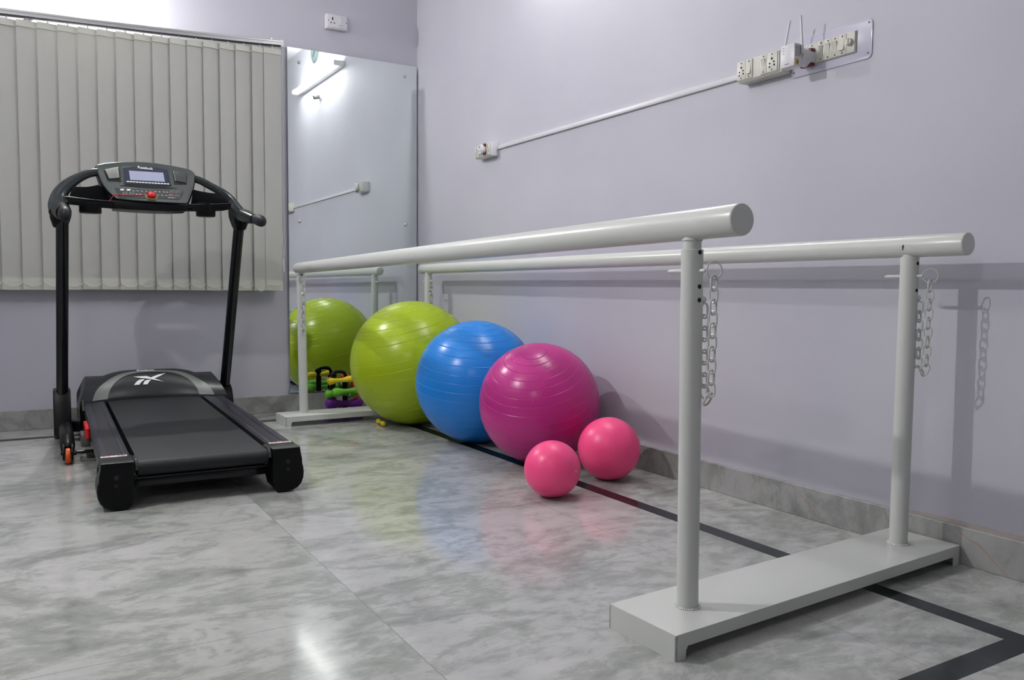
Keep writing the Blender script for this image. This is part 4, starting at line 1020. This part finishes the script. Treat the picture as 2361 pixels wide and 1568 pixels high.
# curved handlebars from the console round to the uprights
arcs = {-1: ([(226, 397, -0.78), (205, 400, -0.785), (185, 408, -0.79), (162, 422, -0.80), (145, 438, -0.81), (136, 455, -0.82), (135, 472, -0.835), (139, 489, -0.855)], [0.0185, 0.0195, 0.0215, 0.0265, 0.031, 0.036, 0.045, 0.049]),
        1: ([(444, 411, -0.77), (462, 417, -0.775), (481, 427, -0.78), (501, 438, -0.785), (517, 449, -0.79), (531, 464, -0.79), (543, 482, -0.80), (557, 500, -0.81)], [0.0185, 0.0185, 0.019, 0.020, 0.024, 0.029, 0.0335, 0.037])}
for s in (-1, 1):
    pts, rr = arcs[s]; P = [loc_(AY(*p)) for p in pts]
    bm = new(); tube(bm, smooth_path(P, 5), lerp_list(rr, 5), 24, hint=Vector((0, 1, 0)), squash=0.8); hb_ = obj('handlebar', bm, M['gunmetal'], TR, 50)
    e = P[-1]; d = (up_bot[s]-up_top[s]).normalized()
    bm = new(); tube(bm, [e-d*0.01, e+d*0.03, e+d*0.07] if s < 0 else [e-d*0.02, e+d*0.02, e+d*0.065], [0.045, 0.043, 0.031] if s < 0 else [0.034, 0.038, 0.027], 24, squash=0.9); obj('joint_cover', bm, M['black'], hb_, 50)
    if s < 0: g0, g1 = AY(141, 486, -0.90), AY(149.5, 494, -1.11); rg = [0.040, 0.038, 0.030, 0.034, 0.036]
    else: g0, g1 = AY(560, 497, -0.84), AY(603, 510, -1.03); rg = [0.036, 0.034, 0.024, 0.029, 0.031]
    g0, g1 = loc_(g0), loc_(g1)
    bm = new(); tube(bm, [g0, g0+(g1-g0)*0.3, g0+(g1-g0)*0.62], rg[:3] , 22, round_end=False); obj('side_handle', bm, M['gunmetal'] if s > 0 else M['black'], TR, 50)
    bm = new(); tube(bm, [g0+(g1-g0)*0.60, g0+(g1-g0)*0.72, g0+(g1-g0)*0.86, g1], [rg[2]*0.9, rg[2]*1.05, rg[3], rg[4]*0.92], 24, round_end=True, squash=0.78, hint=Vector((1, 0, 0))); obj('handle_grip', bm, M['belt'], TR, 60)
    if s > 0:
        bm = new(); tube(bm, smooth_path([loc_(AY(534, 478, -0.80)), loc_(AY(537, 500, -0.79)), loc_(AY(542, 520, -0.785)), loc_(AY(546, 535, -0.78))], 5), lerp_list([0.018, 0.022, 0.017, 0.008], 5), 16, squash=0.8); obj('cable_cover', bm, M['gunmetal'], hb_, 50)
# trays with cup holders between the handlebars and the console
trays = {-1: ([(149, 453), (200, 459), (268, 465), (271, 482), (215, 477), (162, 471)], [(160, 452), (168, 429), (180, 432), (200, 432), (226, 426), (246, 440), (262, 466)], (208, 0.053, 491)),
         1: ([(434, 471), (490, 470.5), (534, 468.5), (531, 482), (515, 486), (470, 487.5), (427, 487)], [(440, 470), (446, 437), (462, 441), (480, 445), (503, 446), (520, 455), (531, 470)], (474, 0.051, 499))}
for s in (-1, 1):
    lip, back, (cx_, cr_, cyb) = trays[s]
    yb = -0.815; yf = -0.905
    bm = new(); prism(bm, [loc_(AY(x, y, yf)) for x, y in lip], (0, 0.012, 0), 0.003)
    prism(bm, [loc_(AY(x, y, yb)) for x, y in back], (0, 0.008, 0), 0.002)
    # floor of the tray
    a_ = [loc_(AY(lip[0][0]+6, lip[0][1]+14, yf)), loc_(AY(lip[2][0], lip[2][1]+12, yf))] if s < 0 else [loc_(AY(lip[0][0], lip[0][1]+12, yf)), loc_(AY(lip[2][0]-6, lip[2][1]+12, yf))]
    bb = [Vector((p.x, p.y+0.105, p.z)) for p in a_]
    prism(bm, [a_[0], a_[1], bb[1], bb[0]], (0, 0, 0.006)); tr = obj('tray', bm, M['black'], TR, 40)
    c0 = loc_(AY(cx_, 470, (yf+yb)/2)); zb_ = loc_(AY(cx_, cyb-1, yf)).z
    bm = new(); tube(bm, [(c0.x, c0.y, zb_), (c0.x, c0.y, zb_+0.004), (c0.x, c0.y, c0.z-0.004)], [cr_-0.004, cr_, cr_], 32, squash=0.9); ring(bm, (c0.x, c0.y, c0.z-0.002), (0, 0, 1), cr_-0.002, 0.003, 32, 6); obj('cup_holder', bm, M['black'], tr, 50)
    bm = new(); tube(bm, smooth_path([loc_(AY(x, y+0.5, yf-0.002)) for x, y in (lip[:3])], 6), 0.0028, 8); obj('lip_edge', bm, M['gunmetal'], tr, 50)
